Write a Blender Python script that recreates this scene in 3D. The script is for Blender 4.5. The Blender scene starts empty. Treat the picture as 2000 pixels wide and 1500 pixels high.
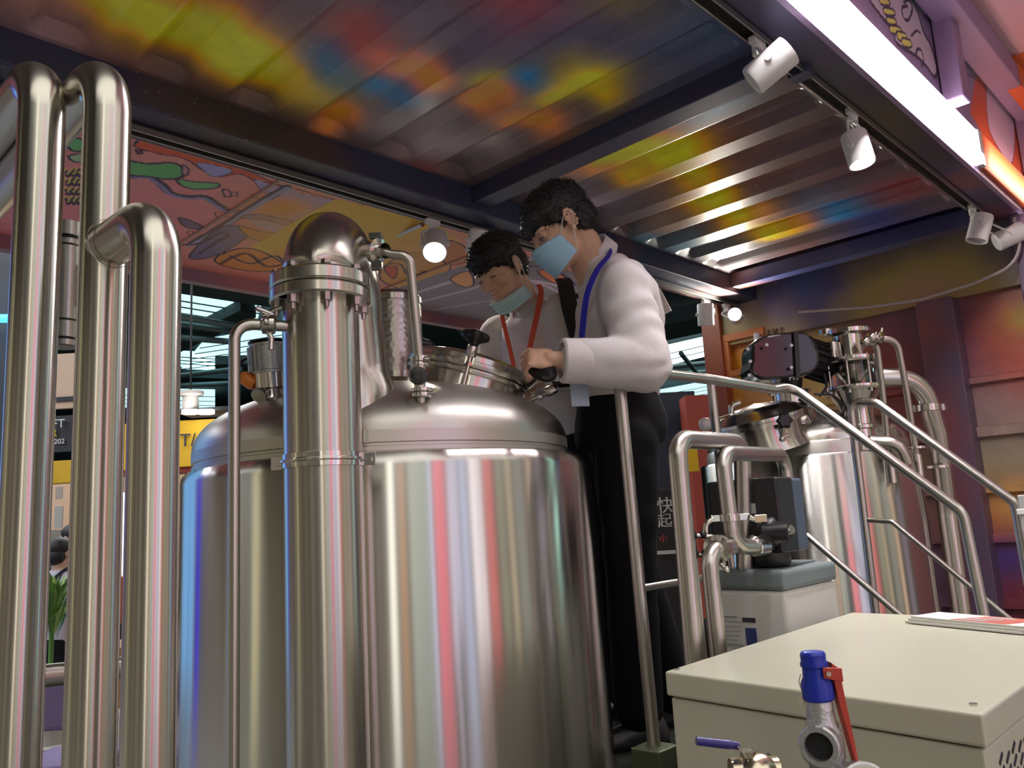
import bpy, math, random
import numpy as np
from mathutils import Vector, Matrix, noise, Euler
random.seed(7); np.random.seed(7)
sc = bpy.context.scene
COL = sc.collection
# ------------------------------------------------------------------ camera
FPX = 1585.0
CR = np.array([0.70061272, -0.71129848, -0.05653567])     # camera right
CD = np.array([0.07883085, 0.15590658, -0.98462116])      # camera down
CF = np.array([0.70917382, 0.68538136, 0.1653024])        # camera forward
CAM = np.array([0., 0., 1.5])
cd = bpy.data.cameras.new('camera'); cam = bpy.data.objects.new('camera', cd); COL.objects.link(cam)
cd.sensor_width = 36; cd.lens = 36 * FPX / 2000; cd.clip_start = .05; cd.clip_end = 200
mw = Matrix.Identity(4)
for i in range(3):
    mw[i][0] = CR[i]; mw[i][1] = -CD[i]; mw[i][2] = -CF[i]; mw[i][3] = CAM[i]
cam.matrix_world = mw
sc.camera = cam
sc.view_settings.view_transform = 'Standard'; sc.view_settings.look = 'None'
sc.view_settings.gamma = 1; sc.view_settings.use_curve_mapping = False
sc.view_settings.exposure = 0.24
sc.cycles.use_denoising = True
sc.cycles.max_bounces = 7; sc.cycles.glossy_bounces = 5; sc.cycles.diffuse_bounces = 3
sc.cycles.sample_clamp_indirect = 6
# ------------------------------------------------------------------ world and hall light
w = bpy.data.worlds.new('hall_air'); sc.world = w; w.use_nodes = True
w.node_tree.nodes['Background'].inputs[0].default_value = (.55, .62, .68, 1)
w.node_tree.nodes['Background'].inputs[1].default_value = .32
def area(name, loc, aim, sx, sy, power, col=(1, 1, 1)):
    l = bpy.data.lights.new(name, 'AREA'); l.shape = 'RECTANGLE'; l.size = sx; l.size_y = sy
    l.energy = power; l.color = col
    o = bpy.data.objects.new(name, l); COL.objects.link(o); o.location = loc
    d = Vector(aim) - Vector(loc); o.rotation_euler = d.to_track_quat('-Z', 'Y').to_euler()
    return o
area('hall_light', (1, -5, 7.9), (1, -5, 0), 16, 10, 640, (1, .96, .88))
area('hall_light', (-5, 6, 7.4), (0, 6, 0), 5, 5, 500, (.92, 1, 1))
area('hall_light', (7, 14, 7.4), (6, 14, 0), 6, 6, 700, (.95, 1, 1))
area('hall_light', (14, 6, 7.4), (13, 6, 0), 6, 6, 500, (.95, 1, 1))
area('hall_light', (-2, 12, 7.4), (-1, 12, 0), 6, 6, 600, (1, .98, .94))
def P(x, y, D):                 # the place seen at (x, y), D metres along the view
    return Vector(CAM + D * (CR * (x - 1000) / FPX + CD * (y - 750) / FPX + CF))
def ray(x, y): return CR * (x - 1000) / FPX + CD * (y - 750) / FPX + CF
def PZ(x, y, z): d = ray(x, y); return Vector(CAM + d * (z - 1.5) / d[2])
def PY(x, y, Y): d = ray(x, y); return Vector(CAM + d * Y / d[1])
def PX(x, y, X): d = ray(x, y); return Vector(CAM + d * X / d[0])
VR = Vector(CR); VF = Vector(CF); UP = Vector((0, 0, 1))
HR = Vector((CR[0], CR[1], 0)).normalized(); HF = Vector((CF[0], CF[1], 0)).normalized()
# ------------------------------------------------------------------ materials
def newmat(name):
    m = bpy.data.materials.new(name); m.use_nodes = True
    nt = m.node_tree; return m, nt, nt.nodes['Principled BSDF']
def mat(name, col, rough=.5, metal=0, emit=0, ecol=None, bump=0, bscale=40, coat=0, spec=None, trans=0, var=0, vscale=6):
    m, nt, b = newmat(name)
    c = tuple(col) + (1,)
    b.inputs['Base Color'].default_value = c
    b.inputs['Roughness'].default_value = rough; b.inputs['Metallic'].default_value = metal
    if coat: b.inputs['Coat Weight'].default_value = coat; b.inputs['Coat Roughness'].default_value = .12
    if trans: b.inputs['Transmission Weight'].default_value = trans
    if spec is not None: b.inputs['Specular IOR Level'].default_value = spec
    if emit:
        b.inputs['Emission Color'].default_value = (tuple(ecol) if ecol else tuple(col)) + (1,)
        b.inputs['Emission Strength'].default_value = emit
    tc = nt.nodes.new('ShaderNodeTexCoord')
    n = nt.nodes.new('ShaderNodeTexNoise'); n.inputs['Scale'].default_value = vscale; n.inputs['Detail'].default_value = 3
    nt.links.new(tc.outputs['Object'], n.inputs['Vector'])
    mx = nt.nodes.new('ShaderNodeMix'); mx.data_type = 'RGBA'; mx.blend_type = 'MULTIPLY'
    v = var if var else .06
    mx.inputs[6].default_value = c
    rr = nt.nodes.new('ShaderNodeMapRange'); rr.inputs[3].default_value = 1 - v; rr.inputs[4].default_value = 1 + v * .3
    nt.links.new(n.outputs[0], rr.inputs[0])
    mx.inputs[0].default_value = 1
    nt.links.new(rr.outputs[0], mx.inputs[7]); nt.links.new(mx.outputs[2], b.inputs['Base Color'])
    if bump:
        n2 = nt.nodes.new('ShaderNodeTexNoise'); n2.inputs['Scale'].default_value = bscale; n2.inputs['Detail'].default_value = 4
        bp = nt.nodes.new('ShaderNodeBump'); bp.inputs['Strength'].default_value = bump; bp.inputs['Distance'].default_value = .01
        nt.links.new(tc.outputs['Object'], n2.inputs['Vector']); nt.links.new(n2.outputs[0], bp.inputs['Height'])
        nt.links.new(bp.outputs[0], b.inputs['Normal'])
    return m
def steel(name, col=(.62, .60, .57), rough=.3, aniso=.0, tangent=None, grain=0):
    m, nt, b = newmat(name)
    b.inputs['Base Color'].default_value = tuple(col) + (1,); b.inputs['Metallic'].default_value = 1
    b.inputs['Roughness'].default_value = rough
    if aniso:
        b.inputs['Anisotropic'].default_value = aniso
        if tangent == 'radial':
            tc = nt.nodes.new('ShaderNodeTexCoord'); vm = nt.nodes.new('ShaderNodeVectorMath'); vm.operation = 'MULTIPLY'
            vm.inputs[1].default_value = (1, 1, 0); nt.links.new(tc.outputs['Object'], vm.inputs[0])
            vn = nt.nodes.new('ShaderNodeVectorMath'); vn.operation = 'NORMALIZE'; nt.links.new(vm.outputs[0], vn.inputs[0])
            nt.links.new(vn.outputs[0], b.inputs['Tangent'])
        else:
            cx = nt.nodes.new('ShaderNodeCombineXYZ')
            for i in range(3): cx.inputs[i].default_value = (tangent or (0, 0, 1))[i]
            nt.links.new(cx.outputs[0], b.inputs['Tangent'])
    if grain:       # fine lines ground around the body
        tc = nt.nodes.new('ShaderNodeTexCoord'); mp = nt.nodes.new('ShaderNodeMapping')
        mp.inputs['Scale'].default_value = (2, 2, 900)
        n = nt.nodes.new('ShaderNodeTexNoise'); n.inputs['Scale'].default_value = 1; n.inputs['Detail'].default_value = 2
        nt.links.new(tc.outputs['Object'], mp.inputs[0]); nt.links.new(mp.outputs[0], n.inputs['Vector'])
        r = nt.nodes.new('ShaderNodeMapRange'); r.inputs[3].default_value = rough * (1 - grain); r.inputs[4].default_value = rough * (1 + grain)
        nt.links.new(n.outputs[0], r.inputs[0]); nt.links.new(r.outputs[0], b.inputs['Roughness'])
    return m
def paintmat(name, rough=.35, stars=0, metal=0, spec=.5, noise_amt=.25, coat=0):
    m, nt, b = newmat(name)
    at = nt.nodes.new('ShaderNodeAttribute'); at.attribute_name = 'paint'
    tc = nt.nodes.new('ShaderNodeTexCoord')
    src = at.outputs['Color']
    n = nt.nodes.new('ShaderNodeTexNoise'); n.inputs['Scale'].default_value = 9; n.inputs['Detail'].default_value = 4
    nt.links.new(tc.outputs['Object'], n.inputs['Vector'])
    r = nt.nodes.new('ShaderNodeMapRange'); r.inputs[3].default_value = 1 - noise_amt; r.inputs[4].default_value = 1 + noise_amt
    nt.links.new(n.outputs[0], r.inputs[0])
    mx = nt.nodes.new('ShaderNodeMix'); mx.data_type = 'RGBA'; mx.blend_type = 'MULTIPLY'; mx.inputs[0].default_value = 1
    nt.links.new(src, mx.inputs[6]); nt.links.new(r.outputs[0], mx.inputs[7]); src = mx.outputs[2]
    if stars:
        src = star_nodes(nt, tc, src, stars)
    nt.links.new(src, b.inputs['Base Color'])
    b.inputs['Roughness'].default_value = rough; b.inputs['Metallic'].default_value = metal
    b.inputs['Specular IOR Level'].default_value = spec
    if coat: b.inputs['Coat Weight'].default_value = coat; b.inputs['Coat Roughness'].default_value = .25
    return m
def star_nodes(nt, tc, src, amount):
    for scale, thr, dens in ((60, .075, .52), (22, .05, .55)):
        v = nt.nodes.new('ShaderNodeTexVoronoi'); v.inputs['Scale'].default_value = scale
        nt.links.new(tc.outputs['Object'], v.inputs['Vector'])
        lt = nt.nodes.new('ShaderNodeMath'); lt.operation = 'LESS_THAN'; lt.inputs[1].default_value = thr * amount
        nt.links.new(v.outputs['Distance'], lt.inputs[0])
        n = nt.nodes.new('ShaderNodeTexNoise'); n.inputs['Scale'].default_value = 3.5; n.inputs['Detail'].default_value = 2
        nt.links.new(tc.outputs['Object'], n.inputs['Vector'])
        gt = nt.nodes.new('ShaderNodeMath'); gt.operation = 'GREATER_THAN'; gt.inputs[1].default_value = dens
        nt.links.new(n.outputs[0], gt.inputs[0])
        mu = nt.nodes.new('ShaderNodeMath'); mu.operation = 'MULTIPLY'
        nt.links.new(lt.outputs[0], mu.inputs[0]); nt.links.new(gt.outputs[0], mu.inputs[1])
        mx = nt.nodes.new('ShaderNodeMix'); mx.data_type = 'RGBA'
        nt.links.new(mu.outputs[0], mx.inputs[0]); nt.links.new(src, mx.inputs[6]); mx.inputs[7].default_value = (.75, .73, .7, 1)
        src = mx.outputs[2]
    return src
def galaxy(name, stops, scale=.9, rough=.35, stars=1, seed=0):
    m, nt, b = newmat(name)
    tc = nt.nodes.new('ShaderNodeTexCoord'); mp = nt.nodes.new('ShaderNodeMapping'); mp.inputs['Location'].default_value = (seed, seed * 2.3, 0)
    nt.links.new(tc.outputs['Object'], mp.inputs[0])
    n = nt.nodes.new('ShaderNodeTexNoise'); n.inputs['Scale'].default_value = scale; n.inputs['Detail'].default_value = 3
    nt.links.new(mp.outputs[0], n.inputs['Vector'])
    cr = nt.nodes.new('ShaderNodeValToRGB'); nt.links.new(n.outputs[0], cr.inputs[0])
    e = cr.color_ramp.elements
    while len(e) < len(stops): e.new(.5)
    for i, (p, c) in enumerate(stops): e[i].position = p; e[i].color = tuple(c) + (1,)
    src = cr.outputs[0]
    if stars: src = star_nodes(nt, tc, src, stars)
    nt.links.new(src, b.inputs['Base Color']); b.inputs['Roughness'].default_value = rough
    return m
M = dict(
    tank=steel('brushed_tank_steel', (.60, .58, .55), .21, 1.0, (0, 0, 1), 0),
    dome=steel('brushed_dome_steel', (.60, .575, .54), .36, .55, 'radial'),
    pipe=steel('brushed_pipe_steel', (.60, .575, .52), .26, .75, (0, 0, 1)),
    rail=steel('satin_rail_steel', (.56, .54, .50), .30),
    fit=steel('polished_fitting_steel', (.68, .66, .62), .16),
    dark_steel=steel('dark_connector_steel', (.38, .36, .33), .3),  # one even, darker steel tone
    castmetal=mat('cast_aluminium', (.58, .59, .60), .36, .85, bump=.25, bscale=120),
    nickel=steel('nickel_valve', (.62, .56, .42), .22),
    black=mat('black_plastic', (.012, .012, .014), .33),
    gloss=mat('gloss_black_enamel', (.012, .013, .018), .16, coat=.6),
    blackmatt=mat('black_rubber', (.01, .01, .011), .7),
    white=mat('white_lamp_enamel', (.74, .73, .72), .35),
    cream=mat('cream_cabinet_enamel', (.60, .59, .46), .28, coat=.3),
    softwhite=mat('softener_white', (.70, .70, .66), .38),
    softgrey=mat('softener_grey', (.17, .21, .22), .42),
    headblue=mat('control_side_blue', (.07, .10, .15), .35),
    blue=mat('valve_blue', (.01, .03, .42), .32),
    navy=mat('lever_blue', (.03, .025, .20), .35),
    red=mat('lever_red', (.50, .05, .03), .4),
    orange=mat('orange_gland', (.9, .25, .03), .4),
    skin=mat('skin', (.62, .38, .26), .5, bump=.05, bscale=200),
    hair=mat('black_hair', (.006, .006, .007), .42, bump=.5, bscale=160),
    shirt=mat('white_shirt_cotton', (.68, .64, .64), .85, bump=.5, bscale=11),
    trouser=mat('black_trousers', (.008, .008, .010), .85, bump=.3, bscale=16, spec=.2),
    mask=mat('pale_blue_mask', (.36, .62, .82), .8, bump=.2, bscale=60),
    mask2=mat('pale_green_mask', (.48, .70, .72), .8, bump=.2, bscale=60),
    lan_blue=mat('blue_lanyard', (.015, .015, .36), .6),
    lan_red=mat('red_lanyard', (.72, .10, .05), .6),
    paper=mat('white_paper', (.72, .72, .66), .5),
    paperred=mat('red_print', (.50, .09, .06), .45),
    papergrey=mat('grey_print', (.42, .36, .36), .4),
    ink=mat('dark_ink', (.03, .03, .05), .6),
    inkblue=mat('blue_print', (.03, .05, .20), .5),
    label=mat('grey_label', (.42, .42, .42), .5),
    floor=mat('grey_hall_floor', (.24, .225, .20), .5, var=.3),
    deck=mat('chequered_deck', (.05, .05, .042), .5, .5, bump=.3, bscale=60),
    hallceil=mat('dark_hall_roof', (.012, .028, .030), .9),
    hallwall=mat('brown_hall_wall', (.10, .085, .07), .8),
    duct=mat('dusty_duct', (.035, .06, .062), .7, .3, var=.5, vscale=3),
    truss=mat('grey_truss', (.12, .17, .17), .5, .5),
    skylight=mat('lit_ceiling_panel', (.3, .45, .48), .6, emit=1.15, ecol=(.55, .88, .93)),
    skywhite=mat('lit_ceiling_strip', (.5, .5, .5), .6, emit=2.0, ecol=(.78, .95, 1)),
    yellow=mat('yellow_booth_fascia', (.72, .42, .01), .6),
    creamwall=mat('cream_booth_wall', (.72, .50, .36), .7),
    whitewall=mat('white_booth_wall', (.62, .58, .54), .7),
    navywall=mat('navy_booth_wall', (.018, .022, .04), .6),
    redwall=mat('red_booth_wall', (.30, .04, .025), .6),
    bannerdark=mat('dark_banner', (.03, .028, .032), .6),
    wood=mat('warm_wood', (.42, .19, .07), .5, var=.4, vscale=12),
    binred=mat('orange_red_bin', (.78, .12, .03), .5),
    violet=mat('violet_seat', (.23, .17, .36), .7),
    leaf=mat('plant_leaf', (.10, .25, .05), .5),
    leafl=mat('pale_leaf', (.30, .48, .12), .5),
    letter=mat('white_lettering', (.75, .74, .72), .6),
    lettery=mat('yellow_lettering', (.8, .6, .02), .6),
    letterr=mat('red_lettering', (.7, .05, .04), .6),
    bag=mat('dark_backpack', (.03, .03, .06), .8),
    greyshirt=mat('lilac_shirt', (.55, .50, .60), .85),
    glass=mat('sight_glass', (.9, .93, .93), .03, trans=1.0),
    led=mat('lit_led_face', (1, 1, 1), .5, emit=7.0, ecol=(1, .95, 1)),
    ledon=mat('lit_lamp_lens', (1, 1, 1), .4, emit=16.0, ecol=(1, .93, .78)),
    ledwhite=mat('lit_white_lens', (1, 1, 1), .4, emit=9.0, ecol=(1, .97, .93)),
    ledoff=mat('grey_lens', (.3, .3, .3), .3),
    cyanbar=mat('lit_cyan_bar', (0, .5, .8), .4, emit=3, ecol=(.05, .6, .95)),
    whitebar=mat('lit_white_tube', (1, 1, 1), .4, emit=2.2, ecol=(.8, 1, 1)),
)
# ------------------------------------------------------------------ mesh helpers
OFF = {}
class MB:
    def __init__(s): s.v = []; s.f = []; s.sm = []
    def add(s, vs, fs, smooth=False):
        o = len(s.v); s.v += [Vector(v) for v in vs]
        for f in fs: s.f.append(tuple(i + o for i in f)); s.sm.append(smooth)
        return s
    def box(s, c, size, rot=None, ax=None):
        hx, hy, hz = [a / 2 for a in size]; c = Vector(c)
        vs = [Vector((x, y, z)) for x in (-hx, hx) for y in (-hy, hy) for z in (-hz, hz)]
        if rot is not None: vs = [Matrix(rot) @ v if not isinstance(rot, Matrix) else rot @ v for v in vs]
        s.add([c + v for v in vs], [(0, 1, 3, 2), (4, 6, 7, 5), (0, 4, 5, 1), (2, 3, 7, 6), (0, 2, 6, 4), (1, 5, 7, 3)])
        return s
    def box2(s, a, b):
        a = Vector(a); b = Vector(b)
        return s.box((a + b) / 2, [abs(b[i] - a[i]) for i in range(3)])
    def prism(s, pts, ext):     # polygon of 3-D points extruded by a vector
        n = len(pts); ext = Vector(ext); vs = [Vector(p) for p in pts] + [Vector(p) + ext for p in pts]
        fs = [tuple(range(n))[::-1], tuple(range(n, 2 * n))] + [(i, (i + 1) % n, (i + 1) % n + n, i + n) for i in range(n)]
        return s.add(vs, fs)
    def lathe(s, prof, o, axis=(0, 0, 1), seg=32, smooth=True, caps=True):
        # flat steps stay crisp: profile points are doubled where the direction turns sharply
        a = Vector(axis).normalized(); q = a.to_track_quat('Z', 'Y'); o = Vector(o)
        runs = [[prof[0]]]
        for i in range(1, len(prof)):
            runs[-1].append(prof[i])
            if i < len(prof) - 1:
                d1 = Vector((prof[i][0] - prof[i-1][0], prof[i][1] - prof[i-1][1])); d2 = Vector((prof[i+1][0] - prof[i][0], prof[i+1][1] - prof[i][1]))
                if d1.length > 1e-7 and d2.length > 1e-7 and d1.angle(d2) > .6: runs.append([prof[i]])
        for run in runs:
            vs = []
            for r, z in run:
                for k in range(seg):
                    t = 2 * math.pi * k / seg
                    vs.append(o + q @ Vector((r * math.cos(t), r * math.sin(t), z)))
            fs = []
            for j in range(len(run) - 1):
                for k in range(seg):
                    k2 = (k + 1) % seg
                    fs.append((j*seg+k, j*seg+k2, (j+1)*seg+k2, (j+1)*seg+k))
            s.add(vs, fs, smooth)
        if caps:
            for (r, z), fl in ((prof[0], True), (prof[-1], False)):
                if r > 1e-5:
                    vs = [o + q @ Vector((r * math.cos(2*math.pi*k/seg), r * math.sin(2*math.pi*k/seg), z)) for k in range(seg)]
                    s.add(vs, [tuple(range(seg))[::-1] if fl else tuple(range(seg))])
        return s
    def cyl(s, a, b, r, seg=24, r2=None):
        a = Vector(a); b = Vector(b)
        return s.lathe([(r, 0), (r if r2 is None else r2, (b - a).length)], a, b - a, seg)
    def tube(s, pts, r, fillet=0, seg=20, n=9, caps=True, closed=False):
        pts = [Vector(p) for p in pts]
        rs = r if isinstance(r, (list, tuple)) else None
        if fillet and rs is None:
            out = [pts[0]]
            for i in range(1, len(pts) - 1):
                a, b, c = pts[i-1], pts[i], pts[i+1]
                u = (a - b).normalized(); v = (c - b).normalized(); ang = u.angle(v)
                if ang > 3.1: out.append(b); continue
                t = min(fillet / math.tan(ang / 2), (a - b).length * .499, (c - b).length * .499); rad = t * math.tan(ang / 2)
                cen = b + (u + v).normalized() * rad / math.sin(ang / 2)
                p0 = b + u * t - cen; p1 = b + v * t - cen
                sw = p0.angle(p1)
                for k in range(n + 1):
                    f = k / n
                    out.append(cen + (p0 * math.sin((1 - f) * sw) + p1 * math.sin(f * sw)) / math.sin(sw))
            out.append(pts[-1]); pts = out
        vs = []; N = None
        for i, p in enumerate(pts):
            d = (pts[min(i+1, len(pts)-1)] - pts[max(i-1, 0)]).normalized()
            if N is None: N = d.orthogonal().normalized()
            else: N = (N - d * N.dot(d)).normalized()
            B = d.cross(N); rr = rs[i] if rs else r
            for k in range(seg):
                t = 2 * math.pi * k / seg; vs.append(p + (N * math.cos(t) + B * math.sin(t)) * rr)
        fs = [(j*seg+k, j*seg+(k+1)%seg, (j+1)*seg+(k+1)%seg, (j+1)*seg+k) for j in range(len(pts)-1) for k in range(seg)]
        s.add(vs, fs, True)
        if caps:
            L = len(pts) - 1
            s.add(vs[:seg], [tuple(range(seg))[::-1]]); s.add(vs[L*seg:], [tuple(range(seg))])
        return s
    def ball(s, c, r, R=None, seg=20, rings=12):
        c = Vector(c); r = (r, r, r) if not isinstance(r, (tuple, list)) else r
        vs = []
        for j in range(rings + 1):
            ph = math.pi * j / rings
            for k in range(seg):
                t = 2 * math.pi * k / seg
                v = Vector((r[0]*math.sin(ph)*math.cos(t), r[1]*math.sin(ph)*math.sin(t), r[2]*math.cos(ph)))
                vs.append(c + (R @ v if R else v))
        fs = [(j*seg+k, (j+1)*seg+k, (j+1)*seg+(k+1)%seg, j*seg+(k+1)%seg) for j in range(rings) for k in range(seg)]
        return s.add(vs, fs, True)
    def limb(s, a, b, ra, rb, seg=16):   # tapered capsule
        a = Vector(a); b = Vector(b); L = (b - a).length; pr = []
        for k in range(5): t = k / 5 * math.pi / 2; pr.append((max(ra * math.sin(t), 1e-5), -ra * math.cos(t)))
        pr += [(ra, 0), (rb, L)]
        for k in range(1, 6): t = k / 5 * math.pi / 2; pr.append((max(rb * math.cos(t), 1e-5), L + rb * math.sin(t)))
        a_ = (b - a).normalized(); q = a_.to_track_quat('Z', 'Y'); vs = []
        for r, z in pr:
            for k in range(seg): t = 2*math.pi*k/seg; vs.append(a + q @ Vector((r*math.cos(t), r*math.sin(t), z)))
        fs = [(j*seg+k, j*seg+(k+1)%seg, (j+1)*seg+(k+1)%seg, (j+1)*seg+k) for j in range(len(pr)-1) for k in range(seg)]
        return s.add(vs, fs, True)
    def loft(s, rings, smooth=True, caps=True):
        n = len(rings[0]); vs = [v for r in rings for v in r]
        fs = [(j*n+k, j*n+(k+1)%n, (j+1)*n+(k+1)%n, (j+1)*n+k) for j in range(len(rings)-1) for k in range(n)]
        s.add(vs, fs, smooth)
        if caps: s.add(rings[0], [tuple(range(n))[::-1]]); s.add(rings[-1], [tuple(range(n))])
        return s
    def build(s, name, m=None, parent=None, bevel=0, org=None):
        o0 = Vector(OFF.get(parent.name, (0, 0, 0))) if parent else (Vector(org) if org is not None else Vector((0, 0, 0)))
        me = bpy.data.meshes.new(name)
        me.from_pydata([tuple(v - o0) for v in s.v], [], s.f)
        me.polygons.foreach_set('use_smooth', s.sm); me.update()
        o = bpy.data.objects.new(name, me); COL.objects.link(o)
        if m: me.materials.append(m)
        if parent: o.parent = parent
        else: o.location = o0
        OFF[o.name] = tuple(o0)
        if bevel:
            b = o.modifiers.new('bevel', 'BEVEL'); b.width = bevel; b.segments = 3; b.limit_method = 'ANGLE'; b.angle_limit = .7
            b.harden_normals = False
        return o
def tag(o, label=None, cat=None, group=None, kind=None):
    if label: o['label'] = label
    if cat: o['category'] = cat
    if group: o['group'] = group
    if kind: o['kind'] = kind
    return o
def thing(name, loc, label, cat, group=None):
    o = bpy.data.objects.new(name, None); COL.objects.link(o); o.location = loc; o.empty_display_size = .05
    OFF[o.name] = tuple(loc)
    return tag(o, label, cat, group)
def apply_mods(o):
    dg = bpy.context.evaluated_depsgraph_get(); dg.update()
    me = bpy.data.meshes.new_from_object(o.evaluated_get(dg)); old = o.data
    o.modifiers.clear(); o.data = me; return o
def fuse(o, voxel, smooth=6, fac=.5):
    r = o.modifiers.new('r', 'REMESH'); r.mode = 'VOXEL'; r.voxel_size = voxel; r.use_smooth_shade = True
    if smooth: q = o.modifiers.new('s', 'SMOOTH'); q.iterations = smooth; q.factor = fac
    m = o.data.materials[0] if o.data.materials else None
    apply_mods(o)
    if m and not o.data.materials: o.data.materials.append(m)
    o.data.polygons.foreach_set('use_smooth', [True] * len(o.data.polygons))
    return o
def wrinkle(o, fn):
    me = o.data; n = len(me.vertices); co = np.empty(n * 3); me.vertices.foreach_get('co', co)
    nn = [v.normal.copy() for v in me.vertices]; co = co.reshape(-1, 3); base = Vector(OFF.get(o.name, (0, 0, 0)))
    for i in range(n):
        d = fn(Vector(co[i]) + base); co[i] += np.array(nn[i]) * d
    me.vertices.foreach_set('co', co.ravel()); me.update()
def text(name, body, size, origin, right, up, m, parent, depth=.002, align='LEFT'):
    c = bpy.data.curves.new(name, 'FONT'); c.body = body; c.size = size; c.extrude = depth / 2; c.align_x = align
    t = bpy.data.objects.new(name, c); COL.objects.link(t)
    dg = bpy.context.evaluated_depsgraph_get(); dg.update()
    me = bpy.data.meshes.new_from_object(t.evaluated_get(dg)); bpy.data.objects.remove(t)
    right = Vector(right).normalized(); up = Vector(up).normalized(); nrm = right.cross(up)
    o0 = Vector(OFF.get(parent.name, (0, 0, 0))) if parent else Vector((0, 0, 0))
    for v in me.vertices: v.co = Vector(origin) - o0 + right * v.co.x + up * v.co.y + nrm * v.co.z
    me.materials.clear(); me.materials.append(m)
    o = bpy.data.objects.new(name, me); COL.objects.link(o); o.parent = parent; OFF[o.name] = tuple(o0)
    return o
# ------------------------------------------------------------------ painted surfaces
def inpoly(p, poly):
    x, y = p[:, 0], p[:, 1]; r = np.zeros(len(p), bool); n = len(poly); j = n - 1
    for i in range(n):
        xi, yi = poly[i]; xj, yj = poly[j]
        if yi != yj:
            c = ((yi > y) != (yj > y)) & (x < (xj - xi) * (y - yi) / (yj - yi) + xi); r ^= c
        j = i
    return r
def distline(p, line):
    d = np.full(len(p), 1e9)
    for a, b in zip(line[:-1], line[1:]):
        a = np.array(a); b = np.array(b); ab = b - a; t = np.clip(((p - a) @ ab) / max(ab @ ab, 1e-12), 0, 1)
        d = np.minimum(d, np.hypot(*(p - a - t[:, None] * ab).T))
    return d
def spline(pts, n=6, closed=False):
    pts = [np.array(p, float) for p in pts]; out = []; L = len(pts); rng = range(L if closed else L - 1)
    for i in rng:
        p0 = pts[i-1] if (closed or i > 0) else pts[0]; p1 = pts[i]; p2 = pts[(i+1) % L]; p3 = pts[(i+2) % L] if (closed or i + 2 < L) else pts[-1]
        for k in range(n):
            t = k / n
            out.append(.5 * ((2*p1) + (-p0+p2)*t + (2*p0-5*p1+4*p2-p3)*t*t + (-p0+3*p1-3*p2+p3)*t**3))
    out.append(pts[0] if closed else pts[-1]); return out
def paint(xy, base, ops, proj, sort=False):
    """ops: ('blob',px,py,r,color,strength[,stretch]) ('poly',pts,color) ('line',pts,width,color) ('shape',pts,fill,width,ink)"""
    c = np.tile(np.array(base, float), (len(xy), 1))
    pr = lambda q: np.array(proj(*q))
    ops = sorted([o for o in ops if o[0] == 'blob' and sort], key=lambda o: -o[3]) + [o for o in ops if not (o[0] == 'blob' and sort)]
    for op in ops:
        k = op[0]
        if k == 'blob':
            _, x, y, r, col, st = op[:6]; sx = op[6] if len(op) > 6 else 1
            q = pr((x, y)); d2 = ((xy[:, 0]-q[0]) / sx)**2 + (xy[:, 1]-q[1])**2
            a = st * np.exp(-d2 / (2*r*r)); c = c * (1-a[:, None]) + np.array(col) * a[:, None]
        elif k == 'poly': c[inpoly(xy, [pr(q) for q in op[1]])] = op[2]
        elif k == 'line': c[distline(xy, spline([pr(q) for q in op[1]])) < op[2]] = op[3]
        elif k == 'shape':
            pts = spline([pr(q) for q in op[1]], 6, True)
            if op[2] is not None: c[inpoly(xy, pts)] = op[2]
            c[distline(xy, pts) < op[3]] = op[4]
    return np.clip(c, 0, 1)
def painted_grid(name, m, us, vs, pos, colfn, thick=None):
    """grid over us x vs; pos(u,v)->3-D; colfn(array Nx2)->Nx3"""
    U, V = np.meshgrid(us, vs, indexing='ij'); uv = np.stack([U.ravel(), V.ravel()], 1)
    co = np.array(pos(uv[:, 0], uv[:, 1])).T
    nu, nv = len(us), len(vs); n0 = len(co)
    idx = np.arange(n0).reshape(nu, nv)
    q = np.stack([idx[:-1, :-1], idx[1:, :-1], idx[1:, 1:], idx[:-1, 1:]], -1).reshape(-1, 4)
    col = colfn(uv)
    if thick is not None:       # a second skin behind, joined at the rim
        co = np.concatenate([co, co + np.array(thick)]); col = np.concatenate([col, col])
        rim = np.concatenate([idx[:, 0], idx[-1, 1:], idx[-2::-1, -1], idx[0, -2:0:-1]])
        r2 = np.roll(rim, -1); side = np.stack([rim, rim + n0, r2 + n0, r2], -1)
        back = (idx[[0, 0, -1, -1], [0, -1, -1, 0]] + n0)[None, :]
        q = np.concatenate([q, side]);
    me = bpy.data.meshes.new(name); faces = q.tolist()
    if thick is not None: faces.append(list(map(int, rim + n0)))
    me.from_pydata(co.tolist(), [], faces)
    a = me.color_attributes.new('paint', 'FLOAT_COLOR', 'POINT')
    a.data.foreach_set('color', np.concatenate([col, np.ones((len(col), 1))], 1).ravel())
    me.materials.append(m); me.update()
    o = bpy.data.objects.new(name, me); COL.objects.link(o); OFF[o.name] = (0, 0, 0)
    return o
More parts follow.
